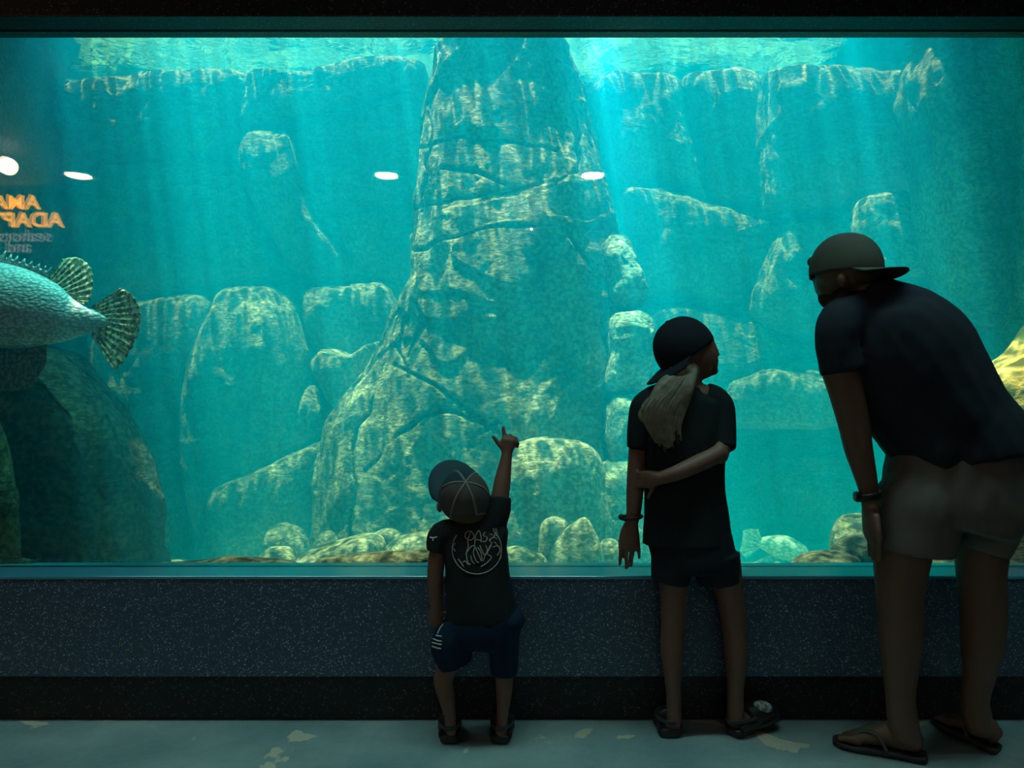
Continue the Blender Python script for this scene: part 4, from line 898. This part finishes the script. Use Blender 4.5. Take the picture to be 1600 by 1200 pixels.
# tail base to snout
B.tube([(166, 503, d, 7, 0.008), (150, 501, d, 15, 0.02), (130, 500, d, 24, 0.035), (105, 498, d, 36, 0.05), (75, 491, d, 51, 0.07), (40, 484, d, 62, 0.09), (0, 478, d, 67, 0.105), (-40, 476, d, 71, 0.115), (-75, 479, d, 69, 0.115), (-105, 484, d, 60, 0.105), (-130, 492, d, 46, 0.085), (-150, 501, d, 31, 0.06), (-162, 507, d, 16, 0.035)], seg=40, cap=0.9, n=2.2)
B.tube([(-135, 522, d, 9, 0.05), (-166, 518, d, 8, 0.035)])
fb = B.build('fish_body', M_fish, root, 0.006, 4)
for s in (-1, 1):
    B = Body(); B.ball(-122, 478, d+s*0.082, 9, 9, 0.014); B.build('fish_eye', mat('fish_eye_dark', (0.03, 0.03, 0.03), 0.15), root, 0.003, 1)
def fin(name, base, tips, m, thick=0.006, wav=0.012, nr=14, serr=0.012, parent=None):
    """a rayed fin spread between a base line and a tip line, both in pixels"""
    nb = 90; bs = crom(base, 30); ts = crom(tips, 30)
    bs = bs[np.linspace(0, len(bs)-1, nb).astype(int)]; ts = ts[np.linspace(0, len(ts)-1, nb).astype(int)]
    V = []; N = 24
    for side in (-1, 1):
        for i in range(nb):
            ray = math.cos(i/(nb-1)*nr*2*PI)
            for k in range(N):
                s = k/(N-1); e = 1+serr*ray if k == N-1 else 1
                q = bs[i]+(ts[i]-bs[i])*s*e
                p = W(q[0], q[1], d); p.y += wav*s*math.sin(i/(nb-1)*4+1)+side*thick*(1-0.7*s)*(0.55+0.45*ray)
                V.append(p)
    fc = []
    o_ = nb*N
    for i in range(nb-1):
        for k in range(N-1):
            a = i*N+k; fc.append((a, a+1, a+N+1, a+N)); fc.append((o_+a, o_+a+N, o_+a+N+1, o_+a+1))
    for k in range(N-1):
        fc.append((k, o_+k, o_+k+1, k+1)); a = (nb-1)*N+k; fc.append((a, a+1, o_+a+1, o_+a))
    for i in range(nb-1):
        a = i*N; fc.append((a, a+N, o_+a+N, o_+a)); a = i*N+N-1; fc.append((a, o_+a, o_+a+N, a+N))
    return mesh_obj(name, V, fc, m, parent or root)
fin('tail_fin', [(136, 484), (140, 500), (138, 516)], [(186, 450), (206, 462), (218, 490), (216, 520), (200, 556), (182, 577), (168, 560)], M_fin, nr=15)
fin('dorsal_fin', [(76, 436), (98, 454), (120, 474)], [(96, 404), (120, 402), (140, 418), (146, 444), (142, 470), (126, 476)], M_fin, nr=12)
fin('spiny_dorsal_fin', [(-80, 414), (-40, 408), (20, 420), (72, 436)], [(-70, 384), (-30, 388), (25, 406), (80, 424)], M_fish, nr=16, serr=0.5, thick=0.004)
fin('anal_fin', [(-20, 540), (30, 540), (74, 530)], [(-30, 604), (10, 612), (50, 604), (76, 566)], M_findark, nr=12)
fin('pelvic_fin', [(-70, 541), (-58, 543), (-46, 543)], [(-48, 600), (-34, 606), (-22, 596)], M_findark, nr=8)
d0 = d; d = d0-0.115
fin('pectoral_fin', [(-100, 500), (-100, 515), (-98, 528)], [(-48, 490), (-36, 515), (-50, 550)], M_fin, nr=10)
adopt(root)
# ------------------------------------------------------------------ pale spotted fish lying on the bottom
d = 5.45
root = empty('fish', W(1210, 860, d), 'bright pale-green spotted fish resting on the tank floor, tail fin raised', 'fish')
M_spot = fish_mat('pale_spotted_skin', (0.20, 0.34, 0.24), (0.85, 0.95, 0.8), 40)
B = Body()
B.tube([(1184, 849, d, 6, 0.02), (1200, 850, d, 13, 0.06), (1222, 856, d, 20, 0.10), (1240, 862, d, 19, 0.105), (1254, 866, d, 14, 0.07), (1262, 868, d, 8, 0.045)], seg=28, n=2.2)
B.build('fish_body', M_spot, root, 0.006, 3)
fin('tail_fin', [(1186, 856), (1188, 850), (1190, 844)], [(1166, 872), (1158, 862), (1160, 846), (1162, 828), (1184, 826)], M_spot, nr=7, wav=0.02, thick=0.015)
fin('side_fin', [(1226, 868), (1216, 868), (1206, 866)], [(1222, 886), (1200, 888), (1184, 880)], M_spot, nr=7, wav=-0.05)
B = Body(); B.ball(1250, 858, d-.06, 3, 3, 0.012); B.build('fish_eye', mat('fish_eye_dark', (0.02, 0.02, 0.02), 0.2), root, 0.003, 1)
adopt(root)
# ------------------------------------------------------------------ hall things that the window reflects
def emis(name, c, s):
    m = bpy.data.materials.new(name); m.use_nodes = True; nt = m.node_tree; b = nt.nodes['Principled BSDF']
    b.inputs['Base Color'].default_value = (*c, 1); b.inputs['Emission Color'].default_value = (*c, 1); b.inputs['Emission Strength'].default_value = s
    return m
M_bulb = emis('warm_lamp_glass', (1.0, 0.72, 0.52), 24.0); M_trim = mat('lamp_trim', (0.3, 0.3, 0.3), 0.4)
proto = None
for k, (x, l_) in enumerate(((-3.52, 'first recessed ceiling light over the hall, beside the banner'), (-1.018, 'recessed ceiling light behind the toddler'), (0.655, 'recessed ceiling light behind the long-haired person'))):
    if proto is None:
        proto = empty('ceiling_light', (0, -0.53, 2.9)); proto['category'] = 'ceiling light'; proto['group'] = 'recessed ceiling lights of the hall'
        bm = bmesh.new(); bmesh.ops.create_cone(bm, cap_ends=True, segments=40, radius1=0.09, radius2=0.09, depth=0.012, matrix=Matrix.Translation((0, 0, -0.008))); bm_obj('diffuser', bm, M_bulb, proto)
        bm = bmesh.new(); bmesh.ops.create_cone(bm, cap_ends=False, segments=40, radius1=0.115, radius2=0.092, depth=0.014, matrix=Matrix.Translation((0, 0, -0.007))); bm_obj('trim_ring', bm, M_trim, proto)
        o = proto
    else:
        o = proto.copy(); C.objects.link(o)
        for ch in list(proto.children): c = ch.copy(); C.objects.link(c); c.parent = o
    o.location.x = x; o['label'] = l_
# spotlight that washes the banner
e = empty('spotlight', (-3.68, 0.10, 2.9), 'warm ceiling spotlight aimed towards the banner, brightest reflection at the frame edge', 'spotlight')
bm = bmesh.new(); bmesh.ops.create_cone(bm, segments=16, cap_ends=True, radius1=0.01, radius2=0.01, depth=0.1, matrix=Matrix.Translation((-3.68, 0.10, 2.85))); bm_obj('stem', bm, M_trim, e)
bm = bmesh.new(); bmesh.ops.create_uvsphere(bm, u_segments=24, v_segments=16, radius=0.062, matrix=Matrix.Translation((-3.68, 0.10, 2.79))); bm_obj('bulb', bm, M_bulb, e, True)
adopt(e)
# banner with orange heading, read in the mirror of the window
e = empty('sign', (-4.6, -0.9, 0.0), 'dark free-standing banner with orange capital heading, seen only as a mirrored reflection', 'sign')
box_obj('board', (-5.35, -3.70, -0.96, -0.915, 0.05, 2.75), mat('banner_purple', (0.06, 0.05, 0.075), 0.7), e)
for s in (-5.2, -3.85): box_obj('foot', (s-0.05, s+0.05, -1.15, -0.72, 0.0, 0.05), mat('sign_foot', (0.05, 0.05, 0.05), 0.5), e)
M_or = emis('emissive_orange', (1.0, 0.40, 0.0), 9.0); M_wh = emis('emissive_grey', (0.8, 0.75, 0.75), 1.6)  # emission in the lettering stands in for spotlight falling on it
def txt(s, px, py, size, m, bold=0.0, wx=1.0):
    cu = bpy.data.curves.new('lettering', 'FONT'); cu.body = s; cu.size = size; cu.extrude = 0.004; cu.offset = bold; cu.materials.append(m)
    o = bpy.data.objects.new('lettering', cu); C.objects.link(o); D = 2.8+2.8+0.91
    o.location = ((px-800)*D/F, -0.91, EYE-(py-600)*D/F); o.rotation_euler = (PI/2, 0, PI)
    dg = bpy.context.evaluated_depsgraph_get(); me = bpy.data.meshes.new_from_object(o.evaluated_get(dg)); o2 = bpy.data.objects.new('lettering', me); C.objects.link(o2)
    o2.location = o.location; o2.scale = (wx, 1, 1); o2.rotation_euler = o.rotation_euler; bpy.data.objects.remove(o); o2.parent = e
txt('AMAZING', 61, 326, 0.17, M_or, 0.0035, 1.14); txt('ADAPTATIONS', 98, 354, 0.175, M_or, 0.0035, 1.14)
txt('seahorses', 80, 377, 0.15, M_wh); txt('and', 48, 394, 0.15, M_wh)
adopt(e)
